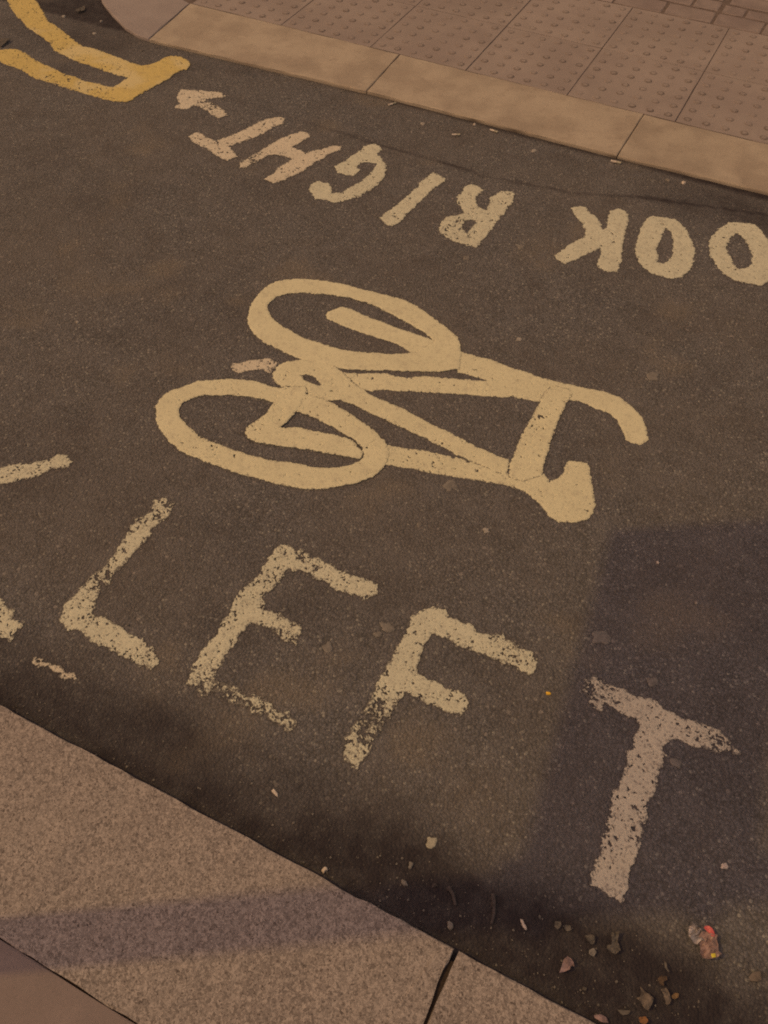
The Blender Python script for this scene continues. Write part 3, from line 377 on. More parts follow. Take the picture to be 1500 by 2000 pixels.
# ------------------------------------------------------------------ road: one sheet to the horizon, fine where it is seen
def axis(lo, hi, step, far):
    a = list(np.arange(lo, hi+step/2, step)); out = []; d = step*2; x = lo
    while x > -far: x -= d; out.insert(0, x); d *= 1.6
    b = []; d = step*2; x = hi
    while x < far: x += d; b.append(x); d *= 1.6
    return np.array(out+a+b)
CRACK = [(-2.2, 2.60), (-1.785, 2.557), (-1.519, 2.542), (-1.259, 2.529), (-1.148, 2.533), (-1.061, 2.530), (-.868, 2.519), (-.775, 2.534), (-.589, 2.561), (-.443, 2.617), (-.393, 2.637), (-.014, 2.723), (.8, 2.76)]
def road():
    xs = axis(-3.3, .8, .012, 150); ys = axis(.2, 3.3, .012, 150)
    X, Y = np.meshgrid(xs, ys, indexing='ij')
    n1 = fbm(X, Y, 9, 4, 3); n2 = fbm(X, Y, 3, 3, 8); n3 = fbm(X, Y, 40, 3, 21)
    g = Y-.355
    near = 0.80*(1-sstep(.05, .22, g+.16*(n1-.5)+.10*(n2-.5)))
    for (cx, cy, rx, ry, s) in ((-.70, .485, .16, .035, .35), (-.15, .43, .22, .05, .25), (-.06, .46, .17, .055, .45), (-.40, .50, .14, .05, .25), (.27, .47, .28, .085, .55)):  # last patch: shade below the pole's shadow painted into the colour, over gutter dirt
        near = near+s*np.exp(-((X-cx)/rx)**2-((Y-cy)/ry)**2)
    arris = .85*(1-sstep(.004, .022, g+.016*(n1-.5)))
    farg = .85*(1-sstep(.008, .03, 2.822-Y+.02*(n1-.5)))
    d = pdist(X, Y, CRACK)
    crack = (.35+.7*n1)*(1-sstep(.001, .007+.009*n1, d+.008*(n3-.5)))*sstep(-1.9, -1.2, X)
    crack += .10*(1-sstep(.0, .06, d))*sstep(.35, .6, n1)
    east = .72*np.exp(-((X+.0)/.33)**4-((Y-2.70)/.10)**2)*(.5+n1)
    west = .55*np.exp(-((X+2.65)/.30)**2-((Y-2.66)/.13)**2)*(.4+1.1*n1)
    west += .6*np.exp(-((X+2.72)/.13)**2-((Y-2.88)/.09)**2)
    yel = .35*np.exp(-((X+2.55)/.12)**2-((Y-2.42)/.07)**2)
    blot = .18*sstep(.60, .80, n2)*sstep(.3, .6, n1)
    tyre = .22*np.exp(-((Y-.86-.04*n2)/.10)**2)*n1
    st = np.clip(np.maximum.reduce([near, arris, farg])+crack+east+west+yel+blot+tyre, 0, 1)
    dust = np.clip(sstep(.62, .85, fbm(X, Y, 5, 4, 77))*.6 + .5*np.exp(-((X+.10)/.10)**2-((Y-.60)/.09)**2)*n1, 0, 1)
    Z = .0016*(fbm(X, Y, 7, 3, 5)-.5)*sstep(.0, .1, .0+1.0*(np.abs(X) < 4))
    nx, ny = X.shape
    verts = np.stack([X.ravel(), Y.ravel(), Z.ravel()], 1)
    ii = np.arange(nx*ny).reshape(nx, ny)
    F = np.stack([ii[:-1, :-1].ravel(), ii[1:, :-1].ravel(), ii[1:, 1:].ravel(), ii[:-1, 1:].ravel()], 1)
    me = bpy.data.meshes.new('road')
    me.vertices.add(len(verts)); me.vertices.foreach_set('co', verts.ravel())
    me.loops.add(F.size); me.loops.foreach_set('vertex_index', F.ravel())
    me.polygons.add(len(F)); me.polygons.foreach_set('loop_start', np.arange(0, F.size, 4)); me.polygons.foreach_set('loop_total', np.full(len(F), 4))
    me.update(calc_edges=True)
    for nm, v in (('stain_shade', st), ('dust', dust)):
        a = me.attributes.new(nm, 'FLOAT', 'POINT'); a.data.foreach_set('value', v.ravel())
    structure(obj('road', me, M['asphalt']))
road()

# ------------------------------------------------------------------ stones and slabs
def prism_mesh(name, outline, zlo, zhi, org, bevel=.006, cut=.05, jit=.0012, dirt=None, seed=0, dirtw=.012, dirts=.55):
    """a slab from its plan outline, arrises rounded and slightly chipped, dirt worked into its edges"""
    bm = bmesh.new()
    pts = []
    n = len(outline)
    for i in range(n):
        a = Vector(outline[i]); b = Vector(outline[(i+1) % n]); L = (b-a).length
        k = max(3, int(L/cut))
        for q in range(k): pts.append(a.lerp(b, q/k))
    top = [bm.verts.new((p.x-org[0], p.y-org[1], zhi)) for p in pts]
    bot = [bm.verts.new((p.x-org[0], p.y-org[1], zlo)) for p in pts]
    ft = bm.faces.new(top)
    if ft.normal.z < 0: pass
    m = len(pts)
    for i in range(m): bm.faces.new((top[i], bot[i], bot[(i+1) % m], top[(i+1) % m]))
    bmesh.ops.recalc_face_normals(bm, faces=bm.faces)
    ft = [f for f in bm.faces if len(f.verts) > 4][0]
    if ft.normal.z < 0: bmesh.ops.reverse_faces(bm, faces=bm.faces)
    te = [e for e in bm.edges if e.verts[0].co.z > zhi-1e-6 and e.verts[1].co.z > zhi-1e-6]
    bmesh.ops.bevel(bm, geom=te, offset=bevel, segments=2, affect='EDGES', profile=.6)
    face = [f for f in bm.faces if len(f.verts) > 8]
    inner = []
    if face:
        r = bmesh.ops.inset_region(bm, faces=face, thickness=dirtw, use_even_offset=True)
        inner = [v for f in face if f.is_valid for v in f.verts]
    rnd = random.Random(seed)
    inset = set(inner)
    for v in bm.verts:
        if v.co.z > zlo+1e-4: v.co += Vector((rnd.uniform(-jit, jit), rnd.uniform(-jit, jit), rnd.uniform(-jit, jit)*.6))
    lay = bm.verts.layers.float.new('dirt')
    for v in bm.verts:
        v[lay] = 0.0 if v in inset else (dirts*rnd.uniform(.3, 1.1) if v.co.z > zhi-bevel*1.15 else .85)
    bmesh.ops.triangulate(bm, faces=[f for f in bm.faces if len(f.verts) > 4])
    me = bpy.data.meshes.new(name); bm.to_mesh(me); bm.free()
    return me
FLUSH, DROP = 1.0050, .014          # the far kerb is dropped to within a centimetre of the road
def rect(x0, y0, x1, y1): return [(x0, y0), (x1, y0), (x1, y1), (x0, y1)]
def centre(o): return (sum(p[0] for p in o)/len(o), sum(p[1] for p in o)/len(o))
def slab(name, outline, zhi, m, label, cat, group, **k):
    c = centre(outline)
    if c[1] > 2: outline = [(x*FLUSH, y*FLUSH) for x, y in outline]; zhi -= DROP; c = centre(outline)
    o = obj(name, prism_mesh(name, outline, -.06, zhi, c, **k), m, loc=(c[0], c[1], 0))
    return tag(o, label, cat, group)

# near kerb: granite, laid nearly flush for the crossing
NK = 'granite kerb stones of the near pavement'
J = .0015
slab('kerb_stone', [(-1.045+J, .035), (-.029-J, .035), (-.030-J, .12), (-.031-J, .20), (-.0375-J, .30), (-.036-J, .357), (-1.045+J, .357)], .022, M['granite'],
     'long speckled granite kerb stone crossed by the shadow of a pole, below LEFT', 'kerb stone', NK, bevel=.0035, jit=.0018, cut=.03, seed=1, dirtw=.02, dirts=.15)
slab('kerb_stone', [(-.026+J, .035), (.95-J, .035), (.95-J, .357), (-.029+J, .357), (-.031+J, .27), (-.026+J, .16)], .021, M['granite'],
     'granite kerb stone right of the dark open joint, beside the gutter litter', 'kerb stone', NK, bevel=.0035, jit=.0018, cut=.03, seed=2, dirtw=.02, dirts=.15)
slab('kerb_stone', rect(-2.06+J, .036, -1.045-J, .357), .022, M['granite'], 'granite kerb stone beyond the left edge, next to the long one', 'kerb stone', NK, seed=3)
slab('kerb_stone', rect(.95+J, .036, 1.95-J, .357), .022, M['granite'], 'granite kerb stone past the litter, beyond the right edge', 'kerb stone', NK, seed=4)
# near pavement
pv = bpy.data.meshes.new('pavement'); pv.from_pydata([(-30, -12, .013), (30, -12, .013), (30, .34, .013), (-30, .34, .013)], [], [(0, 1, 2, 3)])
structure(obj('pavement', pv, M['grout']))
NS = 'brown slabs of the near pavement'
for i, (x0, x1, lab) in enumerate(((-1.30, .02, 'smooth brown paving slab in the bottom left corner behind the granite kerb'),
                                   (.025, .62, 'brown paving slab behind the right granite kerb stone'))):
    slab('paving_slab', rect(x0, -.58, x1, .0325), .021, M['slab'], lab, 'paving slab', NS, seed=20+i, bevel=.002, dirtw=.02, dirts=.2)

# far kerb
FK = 'buff kerb stones of the far pavement'
slab('kerb_stone', [(-1.460+.001, 2.800), (-.531-.001, 2.802), (-.529-.001, 3.103), (-1.476+.001, 3.103)], .026, M['far_kerb'],
     'buff kerb stone behind the letters G, I and R', 'kerb stone', FK, bevel=.004, seed=5, dirtw=.035, dirts=.16)
slab('kerb_stone', [(-.531+.002, 2.803), (.40, 2.832), (.40, 3.103), (-.529+.002, 3.103)], .025, M['far_kerb'],
     'buff kerb stone with pale blotches behind the letters K and O', 'kerb stone', FK, bevel=.004, seed=6, dirtw=.035, dirts=.24)
slab('kerb_stone', [(-2.335, 2.768), (-1.462-.001, 2.798), (-1.478-.001, 3.103), (-2.424+.002, 3.101), (-2.393+.002, 2.82), (-2.385, 2.766)], .026, M['far_kerb'],
     'buff kerb stone ending at the rounded corner, nearest the arrow head', 'kerb stone', FK, bevel=.004, seed=7, dirtw=.035, dirts=.14)
slab('kerb_stone', [(-2.389, 2.768), (-2.397, 2.825), (-2.428, 3.101), (-2.53, 3.135), (-2.60, 3.20), (-2.64, 3.29), (-2.935, 3.29), (-2.90, 3.14), (-2.83, 3.04), (-2.756, 2.955), (-2.638, 2.872), (-2.525, 2.805), (-2.45, 2.775)], .026, M['pale_kerb'],
     'curved pink kerb stone at the rounded corner beside the yellow lines', 'kerb stone', 'curved kerb stones of the corner', bevel=.004, seed=8, dirtw=.02, dirts=.12)
slab('kerb_stone', [(-2.64, 3.296), (-2.65, 4.2), (-2.95, 4.2), (-2.936, 3.296)], .026, M['pale_kerb'],
     'kerb stone of the side street beyond the rounded corner', 'kerb stone', 'curved kerb stones of the corner', bevel=.008, seed=9)
slab('kerb_stone', rect(.406, 2.832, 1.33, 3.102), .025, M['far_kerb'], 'buff kerb stone beyond the right edge of the far pavement', 'kerb stone', FK, seed=10)

# far pavement: bed sheet, tactile slabs, block pavers
pm = bpy.data.meshes.new('pavement'); pm.from_pydata([(-2.40, 2.85, .0065), (30, 2.85, .0065), (30, 14, .0065), (-2.66, 14, .0065), (-2.66, 3.2, .0065)], [], [(0, 1, 2, 3, 4)])
structure(obj('pavement', pm, M['bed']))
def tactile_mesh(x0, y0, x1, y1, z, org, seed):
    """slab with flat-topped blisters on a 66.7 mm grid"""
    me0 = prism_mesh('tactile_slab', rect(x0, y0, x1, y1), -.04, z, org, bevel=.0014, cut=.08, jit=.0007, seed=seed, dirtw=.012, dirts=.25)
    bm = bmesh.new(); bm.from_mesh(me0); lay = bm.verts.layers.float['dirt']
    rnd = random.Random(seed*7+1)
    s = .0667; nx = int(round((x1-x0)/s)); ny = int(round((y1-y0)/s))
    for i in range(nx):
        for j in range(ny):
            cx = x0+(i+.5)*(x1-x0)/nx-org[0]; cy = y0+(j+.5)*(y1-y0)/ny-org[1]
            rings = ((.0155, -.0008, .35), (.0134, .0014, .85), (.0108, .0025, .65), (.0056, .0029, .25))
            wear = rnd.uniform(.55, 1.0); grime = rnd.uniform(.55, 1.15); prev = None; K = 14
            for r, h, d in rings:
                ring = []
                for k in range(K):
                    a = 2*math.pi*k/K; rr = r*(1+rnd.uniform(-.03, .03))
                    v = bm.verts.new((cx+rr*math.cos(a), cy+rr*math.sin(a), z+h*wear)); v[lay] = min(1, d*grime*rnd.uniform(.5, 1.3)); ring.append(v)
                if prev:
                    for k in range(K): bm.faces.new((prev[k], prev[(k+1) % K], ring[(k+1) % K], ring[k])).smooth = True
                prev = ring
            bm.faces.new(prev)
    me = bpy.data.meshes.new('tactile_slab'); bm.to_mesh(me); bm.free(); bpy.data.meshes.remove(me0)
    return me
colsx = [-2.42, -2.00, -1.604, -1.208, -.813, -.418, -.022, .376]
where = ['beside the curved corner stone', 'second from the corner, behind the arrow', 'third from the corner, behind letters H and T',
         'behind the letters G and H', 'behind the letters I and R', 'behind the letters R and K', 'behind the letters K and O']
for r, (y0, y1) in enumerate(((3.108*FLUSH, 3.509*FLUSH), (3.512*FLUSH, 3.910*FLUSH))):
    for i in range(7):
        x0, x1 = (colsx[i]+.0015)*FLUSH, (colsx[i+1]-.0015)*FLUSH
        org = ((x0+x1)/2, (y0+y1)/2)
        o = obj('tactile_slab', tactile_mesh(x0, y0, x1, y1, .024-DROP+random.uniform(-.0008, .0008), org, 40+r*10+i), M['tactile'], loc=(org[0], org[1], 0))
        tag(o, 'blistered buff tactile slab in the %s row, %s' % ('kerbside' if r == 0 else 'rear', where[i]), 'tactile slab', 'blistered tactile slabs at the crossing')
BP = 'small block pavers behind the tactile slabs'
blocks = [((-.688, 3.920, -.497, 4.026), 'long block paver against the tactile slabs, left of the wide dark joint'),
          ((-.487, 3.918, -.302, 4.024), 'long block paver against the tactile slabs, right of the wide dark joint'),
          ((-.481, 4.034, -.394, 4.114), 'short square block paver above the wide joint'),
          ((-.386, 4.034, -.20, 4.108), 'narrow block paver at the far right, second course from the tactile slabs'),
          ((-.294, 3.917, -.10, 4.018), 'block paver at the right edge against the tactile slabs'),
          ((-.90, 3.920, -.701, 4.030), 'block paver against the tactile slabs, nearest the middle of the pavement'),
          ((-.60, 4.040, -.497, 4.135), 'short block paver in the second course left of the wide joint'),
          ((-.80, 4.040, -.608, 4.140), 'long block paver in the second course left of the wide joint'),
          ((-.470, 4.128, -.27, 4.23), 'block paver in the third course right of the wide joint'),
          ((-.26, 4.122, -.06, 4.225), 'block paver at the far right corner, third course'),
          ((-.70, 4.146, -.50, 4.24), 'block paver in the third course left of the wide joint')]
for i, (b, lab) in enumerate(blocks):
    slab('block_paver', rect(*b), .023, M['block'], lab, 'paver', BP, seed=80+i, bevel=.005, cut=.05, jit=.0012, dirtw=.010, dirts=.4)
def paving_rest():
    bm = bmesh.new(); rnd = random.Random(4)
    for iy in range(0, 28):
        y0 = 4.25+iy*.105
        for ix in range(-24, 30):
            x0 = ix*.205+(iy % 2)*.1
            if x0 < -2.6: continue
            g = bmesh.ops.create_cube(bm, size=1.0)['verts']
            dz = rnd.uniform(-.001, .001)
            for v in g: v.co = Vector((x0+.1+v.co.x*.197, y0+.05+v.co.y*.097, -.01+(.019+dz if v.co.z > 0 else 0)))
    me = bpy.data.meshes.new('paving'); bm.to_mesh(me); bm.free()
    structure(obj('pavement_blocks', me, M['block']))
paving_rest()

def runs():
    # kerbs and slabs carried on beyond the frame, so the street goes on when seen from beside
    def boxes(name, rects, z0, z1, m):
        bm = bmesh.new()
        for (x0, y0, x1, y1) in rects:
            g = bmesh.ops.create_cube(bm, size=1.0)['verts']
            for v in g: v.co = Vector(((x0+x1)/2+v.co.x*(x1-x0), (y0+y1)/2+v.co.y*(y1-y0), z1 if v.co.z > 0 else z0))
        me = bpy.data.meshes.new(name); bm.to_mesh(me); bm.free(); structure(obj(name, me, m))
    boxes('kerb', [(-2.062-k*1.0-.994, .036, -2.062-k*1.0, .357) for k in range(9)]+[(1.956+k*1.0, .036, 2.95+k*1.0, .357) for k in range(9)], -.05, .022, M['granite'])
    boxes('kerb', [(1.34+k*.93, 2.846, 2.266+k*.93, 3.117) for k in range(9)], -.05, .012, M['far_kerb'])
    nr = [(x0, y0, x0+.592, y0+.594) for x0 in [k*.6-9.0 for k in range(31)] for y0 in (-.58, -1.18, -1.78, -2.38, -2.98) if not (y0 == -.58 and -1.85 < x0 < .59)]
    nr = [(a, b, c, min(d, .03)) for a, b, c, d in nr]+[(-1.795, -.58, -1.305, .03), (.626, -.58, .595, .03)][:1]
    boxes('pavement_slabs', nr, -.04, .0205, M['slab'])
    boxes('pavement_slabs', [(.380+k*.4, 3.125, .776+k*.4, 3.523) for k in range(20)]+[(.380+k*.4, 3.528, .776+k*.4, 3.928) for k in range(20)]+[(-2.6+k*.205, 3.935+j*.105, -2.403+k*.205, 4.032+j*.105) for k in range(8) for j in range(3)]+[(-.955, 3.935, -.91, 4.05), (-.955, 4.06, -.81, 4.16), (-.955, 4.17, -.715, 4.26)]+[(-.06+k*.205, 3.935+j*.105, .137+k*.205, 4.032+j*.105) for k in range(35) for j in range(3)], -.04, .0095, M['block'])
runs()

# ------------------------------------------------------------------ road markings
def marking(name, key, m, label, cat, group, parent=None, **k):
    rings = TRACE[key]
    if parent is None:
        org = centre(rings[0]); o = obj(name, paint_mesh(name, rings, org, **k), m, loc=(org[0], org[1], 0))
        return tag(o, label, cat, group)
    org = (parent.location.x, parent.location.y)
    return obj(name, paint_mesh(name, rings, org, **k), m, parent=parent)
bike = empty('bicycle_symbol', (-.70, 1.45, 0))
tag(bike, 'cream painted bicycle symbol lying on its side in the middle of the road', 'bicycle symbol')
fp = M['fresh_paint']
for i, (nm, key, z, wr) in enumerate((('pedal', 'pedal', .0006, .20), ('seat_stay', 'seat_stay', .0010, .05), ('cross_bar', 'cross_bar', .0008, .10),
                                      ('handlebar', 'handlebar', .0008, 0), ('head_bar', 'top_bar', .0022, .10), ('saddle', 'saddle', .0010, .04),
                                      ('frame_tube', 'down_tube', .0018, .04), ('chain_stay', 'chain_stay', .0014, 0), ('wheel', 'back_wheel', .0024, 0),
                                      ('wheel', 'front_wheel', .0028, .02), ('fork', 'fork', .0036, .04))):
    p = marking(nm, key, fp if nm != 'pedal' else M['far_paint'], None, None, None, bike, z0=z, thick=.0012, wear=wr, edge=.0036 if nm != 'handlebar' else .003, seed=100+i*3,
                spots=((-1.02, 1.10, .10, .10),) if key == 'front_wheel' else ())
    if key == 'back_wheel': p['label'] = 'bicycle wheel nearer the far kerb'
    if key == 'front_wheel': p['label'] = 'bicycle wheel nearer the word LEFT'

RG = 'painted letters of LOOK RIGHT by the far kerb'
LG = 'painted letters of LOOK LEFT by the near kerb'
far_wear = [
    ('arrow_head', 'arrow', 'small faded white arrow head at the end of LOOK RIGHT', 'arrow', .15, ((-1.93, 2.50, .05, .28), (-1.90, 2.41, .05, .22))),
    ('painted_letter', 'R_T', 'upside-down letter T of RIGHT, next to the arrow', 'letter', .16, ((-1.815, 2.258, .06, .20), (-1.60, 2.50, .05, .2))),
    ('painted_letter', 'R_H', 'upside-down letter H of RIGHT, fading at its ends', 'letter', .15, ((-1.603, 2.243, .07, .25), (-1.43, 2.26, .05, .22), (-1.30, 2.44, .05, .2))),
    ('painted_letter', 'R_G', 'upside-down letter G of RIGHT with a scuffed curve', 'letter', .10, ((-1.163, 2.238, .07, .30), (-1.08, 2.32, .06, .26))),
    ('painted_letter', 'R_I', 'upside-down letter I of RIGHT, a single slanting bar', 'letter', .12, ()),
    ('painted_letter', 'R_R', 'upside-down letter R of RIGHT with a worn closed bowl', 'letter', .14, ((-.852, 2.214, .07, .25),)),
    ('painted_letter', 'R_K', 'upside-down letter K of LOOK in clean white paint', 'letter', .07, ()),
    ('painted_letter', 'R_O1', 'upside-down letter O of LOOK beside the K', 'letter', .07, ()),
    ('painted_letter', 'R_O2', 'letter O of LOOK cut off by the right edge', 'letter', .08, ())]
for i, (nm, key, lab, cat, w, sp) in enumerate(far_wear):
    marking(nm, key, M['far_paint'] if i < 3 else M['letter_paint'], lab, cat, RG, grow=.0015, wear=w*.8, spots=tuple((a, b, c, d*.6) for a, b, c, d in sp), seed=200+i*5, edge=.006, thick=.0012, z0=.001)
near_wear = [
    ('L_K', 'letter K of LOOK at the left edge, only its arm tips in view', 0.20, ((-1.25, .70, .12, .15),), 'letter_paint'),
    ('L_L', 'letter L of LEFT with a thin crumbling stem', .17, ((-1.009, .702, .05, .16), (-1.013, .663, .05, .10), (-1.006, .80, .12, .05), (-1.024, .90, .05, .12), (-.815, .583, .04, .15)), 'letter_paint'),
    ('L_E', 'letter E of LEFT, its bottom arm almost worn away', .16, ((-.68, .568, .045, .20), (-.587, .572, .07, .24), (-.508, .576, .06, .25), (-.588, .751, .06, .20), (-.640, .940, .06, .16), (-.70, .86, .03, .12)), 'letter_paint'),
    ('L_F', 'letter F of LEFT, chipped along its arms', .14, ((-.340, .668, .045, .30), (-.341, .585, .05, .12), (-.14, .98, .08, .16), (-.25, 1.02, .06, .12)), 'letter_paint'),
    ('L_T', 'greyish pink letter T of LEFT lying in the shadow', .15, ((.026, .923, .05, .24), (.264, .931, .05, .15), (.275, .925, .04, .12)), 'tyre_dirty_paint')]
for i, (key, lab, w, sp, mk) in enumerate(near_wear):
    marking('painted_letter', key, M[mk], lab, 'letter', LG, grow=.0022, wear=w, spots=sp, seed=300+i*7, edge=.0075, thick=.0012, z0=.001, wearscale=105)
marking('paint_remnant', 'remnant', M['far_paint'], 'thin broken strip of worn pink paint below the letter L', 'paint remnant', None, grow=.003, wear=.20, seed=340, edge=.010, thick=.0012, z0=.001)
yl = empty('double_yellow_lines', (-2.45, 2.35, 0))
tag(yl, 'double yellow lines curving round the corner and closed by an end bar', 'yellow lines')
for i, (nm, key, z, w) in enumerate((('line', 'inner_line', .0008, .10), ('line', 'outer_line', .0008, .13), ('end_bar', 'end_bar', .0022, .05))):
    p = marking(nm, key, M['yellow_paint'], None, None, None, yl, z0=z, thick=.0014, wear=w, edge=.0062, seed=400+i*9, spots=((-2.47, 2.47, .05, .2), (-2.52, 2.33, .06, .2)) if i < 2 else ())
    if i < 2: p['label'] = ('yellow line nearer the far kerb', 'yellow line farther out in the road')[i]

# ------------------------------------------------------------------ litter and stones
def sheet_obj(name, ring, m, height, seed, parent=None, z=.004, thick=.0006, curl=1.0, fold=0.0):
    """a crumpled flat thing (leaf, paper, foil) from its plan outline"""
    org = centre(ring)
    bm = bmesh.new(); cell = .003
    P = np.array(ring); lo = P.min(0)-cell; hi = P.max(0)+cell
    nx = int((hi[0]-lo[0])/cell)+2; ny = int((hi[1]-lo[1])/cell)+2
    X, Y = np.meshgrid(lo[0]+np.arange(nx)*cell, lo[1]+np.arange(ny)*cell, indexing='ij')
    sd = sdist(X, Y, [ring])
    Zs = z+height*(.15+.85*fbm(X, Y, 55, 2, seed))*1.0+height*curl*.5*np.abs(fbm(X, Y, 110, 2, seed+4)-.5)*2
    if fold: Zs = Zs+fold*np.abs(((X*.86-Y*.5)*95+1.5*fbm(X, Y, 60, 2, seed+8)) % 1.0-.5)
    idx = {}
    def gv(i, j):
        if (i, j) not in idx:
            x, y = X[i, j], Y[i, j]
            if sd[i, j] < 0:      # pull outside corners on to the outline
                e = 1e-4
                gx = sdist(np.array([x+e]), np.array([y]), [ring])[0]-sdist(np.array([x-e]), np.array([y]), [ring])[0]
                gy = sdist(np.array([x]), np.array([y+e]), [ring])[0]-sdist(np.array([x]), np.array([y-e]), [ring])[0]
                L = math.hypot(gx, gy) or 1; x -= sd[i, j]*gx/L; y -= sd[i, j]*gy/L
            idx[(i, j)] = bm.verts.new((x-org[0], y-org[1], Zs[i, j]))
        return idx[(i, j)]
    for i in range(nx-1):
        for j in range(ny-1):
            if max(sd[i, j], sd[i+1, j], sd[i+1, j+1], sd[i, j+1]) > 0 and sd[i:i+2, j:j+2].mean() > -cell*.5:
                bm.faces.new((gv(i, j), gv(i+1, j), gv(i+1, j+1), gv(i, j+1)))
    geom = bmesh.ops.extrude_face_region(bm, geom=list(bm.faces))['geom']
    for v in geom:
        if isinstance(v, bmesh.types.BMVert): v.co.z += thick
    bmesh.ops.recalc_face_normals(bm, faces=bm.faces)
    me = bpy.data.meshes.new(name); bm.to_mesh(me); bm.free()
    if parent is not None:
        for v in me.vertices: v.co.x += org[0]-parent.location.x; v.co.y += org[1]-parent.location.y
        return obj(name, me, m, parent=parent)
    return obj(name, me, m, loc=(org[0], org[1], 0))
pk = empty('crisp_packet', (.265, .575, 0))
tag(pk, 'crumpled silver and pink sweet packet with a red corner, right of the T', 'sweet packet')
sheet_obj('foil', TRACE['packet_foil'][0], M['foil'], .010, 1, pk, fold=.010)
sheet_obj('film', TRACE['packet_body'][0], M['wrapper'], .012, 2, pk, z=.006, fold=.006)
sheet_obj('red_corner', TRACE['packet_red'][0], M['red_film'], .006, 3, pk, z=.014)
sheet_obj('yellow_corner', TRACE['packet_yellow'][0], M['yellow_film'], .005, 4, pk, z=.016)
pk.name = 'sweet_packet'
LF = 'dead leaves in the near gutter'
PS = 'paper scraps in the near gutter'
for nm, key, mk, lab, cat, grp, hh in (
    ('crumpled_tissue', 'tissue', 'tissue', 'small crumpled pink tissue in the near gutter', 'tissue', None, .016),
    ('dead_leaf', 'leaf_big', 'leaf_buff', 'largest buff dead leaf, lying near the kerb below the packet', 'leaf', LF, .014),
    ('dead_leaf', 'leaf_brown', 'leaf_buff', 'narrow buff leaf between the big leaf and the amber scrap', 'leaf', LF, .014),
    ('dead_leaf', 'leaf_amber', 'leaf_amber', 'little amber leaf right of the narrow buff leaf', 'leaf', LF, .010),
    ('dead_leaf', 'leaf_russet', 'leaf_brown', 'dark brown curled leaf above the narrow buff leaf', 'leaf', LF, .012),
    ('dead_leaf', 'leaf_orange', 'leaf_orange', 'bright orange leaf at the bottom edge by the kerb', 'leaf', LF, .014),
    ('paper_scrap', 'scrap_low', 'grey_paper', 'flat grey paper scrap left of the orange leaf', 'paper scrap', PS, .006),
    ('paper_scrap', 'scrap_kerb', 'tissue', 'pinkish paper scrap pressed against the kerb edge', 'paper scrap', PS, .010),
    ('paper_scrap', 'scrap_pale', 'grey_paper', 'crumpled pale scrap left of the curled leaf', 'paper scrap', PS, .012),
    ('dead_leaf', 'leaf_curl', 'grey_paper', 'curled pale olive leaf in the gutter below the letter T', 'leaf', LF, .016),
    ('dead_leaf', 'leaf_grey', 'dark_gum', 'dull grey leaf just left of the curled olive leaf', 'leaf', LF, .008),
    ('paper_scrap', 'scrap_a', 'grey_paper', 'left one of two small pale scraps below the foot of the T', 'paper scrap', PS, .008),
    ('paper_scrap', 'scrap_b', 'grey_paper', 'right one of two small pale scraps below the foot of the T', 'paper scrap', PS, .008),
    ('paper_scrap', 'scrap_c', 'grey_paper', 'tiny pale scrap beside the white sliver', 'paper scrap', PS, .005),
    ('paper_scrap', 'scrap_d', 'grey_paper', 'tiny scrap below the pink tissue', 'paper scrap', PS, .005),
    ('paper_scrap', 'sheet_smear', 'leaf_buff', 'flattened brown paper at the right edge below the packet', 'paper scrap', PS, .003),
    ('paper_scrap', 'scrap_grey', 'grey_paper', 'thin bent grey strip left of the packet', 'paper scrap', PS, .010),
    ('paper_scrap', 'scrap_edge', 'grey_paper', 'small grey scrap below the flattened brown paper', 'paper scrap', PS, .006),
    ('paper_scrap', 'paper_tl', 'grey_paper', 'thin pale paper strip between the yellow lines and the corner', 'paper scrap', 'paper scraps by the yellow lines', .008),
    ('paper_scrap', 'paper_left', 'grey_paper', 'pale paper scrap at the left edge above the outer yellow line', 'paper scrap', 'paper scraps by the yellow lines', .008)):
    tag(sheet_obj(nm, TRACE[key][0], M[mk], hh, sum(map(ord, key)), z=.002), lab, cat, grp)

def butt(x, y, ang, lab, L=.030, r=.0036):
    e = empty('cigarette_butt', (x, y, .001)); e.rotation_euler = (0, 0, ang)
    tag(e, lab, 'cigarette butt', 'cigarette butts along the far kerb')
    for nm, a, b, mk in (('paper_end', -L/2, L*.05, 'paper'), ('filter', L*.05, L/2, 'pale_gum')):
        bm = bmesh.new(); K = 10; prev = None
        for q in range(4):
            t = a+(b-a)*q/3; ring = []
            for k in range(K):
                w = 2*math.pi*k/K; rr = r*(1+.12*math.sin(3*w+q*2))*(.92 if nm == 'paper_end' else 1)
                ring.append(bm.verts.new((t, rr*math.cos(w), r*.85+rr*.8*math.sin(w))))
            if prev:
                for k in range(K): bm.faces.new((prev[k], prev[(k+1) % K], ring[(k+1) % K], ring[k]))
            else: bm.faces.new(ring)
            prev = ring
        bm.faces.new(prev)
        bmesh.ops.recalc_face_normals(bm, faces=bm.faces)
        me = bpy.data.meshes.new(nm); bm.to_mesh(me); bm.free(); obj(nm, me, M[mk], parent=e)
butt(-1.352, 2.787, 1.0, 'cigarette butt against the far kerb behind the letter G', .030)
butt(-.961, 2.785, -.1, 'cigarette butt lying along the far kerb behind the letter I')
butt(-1.067, 2.702, .5, 'pinkish cigarette butt out in the gutter between the other butts', .028)
butt(-.527, 2.789, .1, 'cream cigarette butt at the joint of two far kerb stones', .034, .0045)

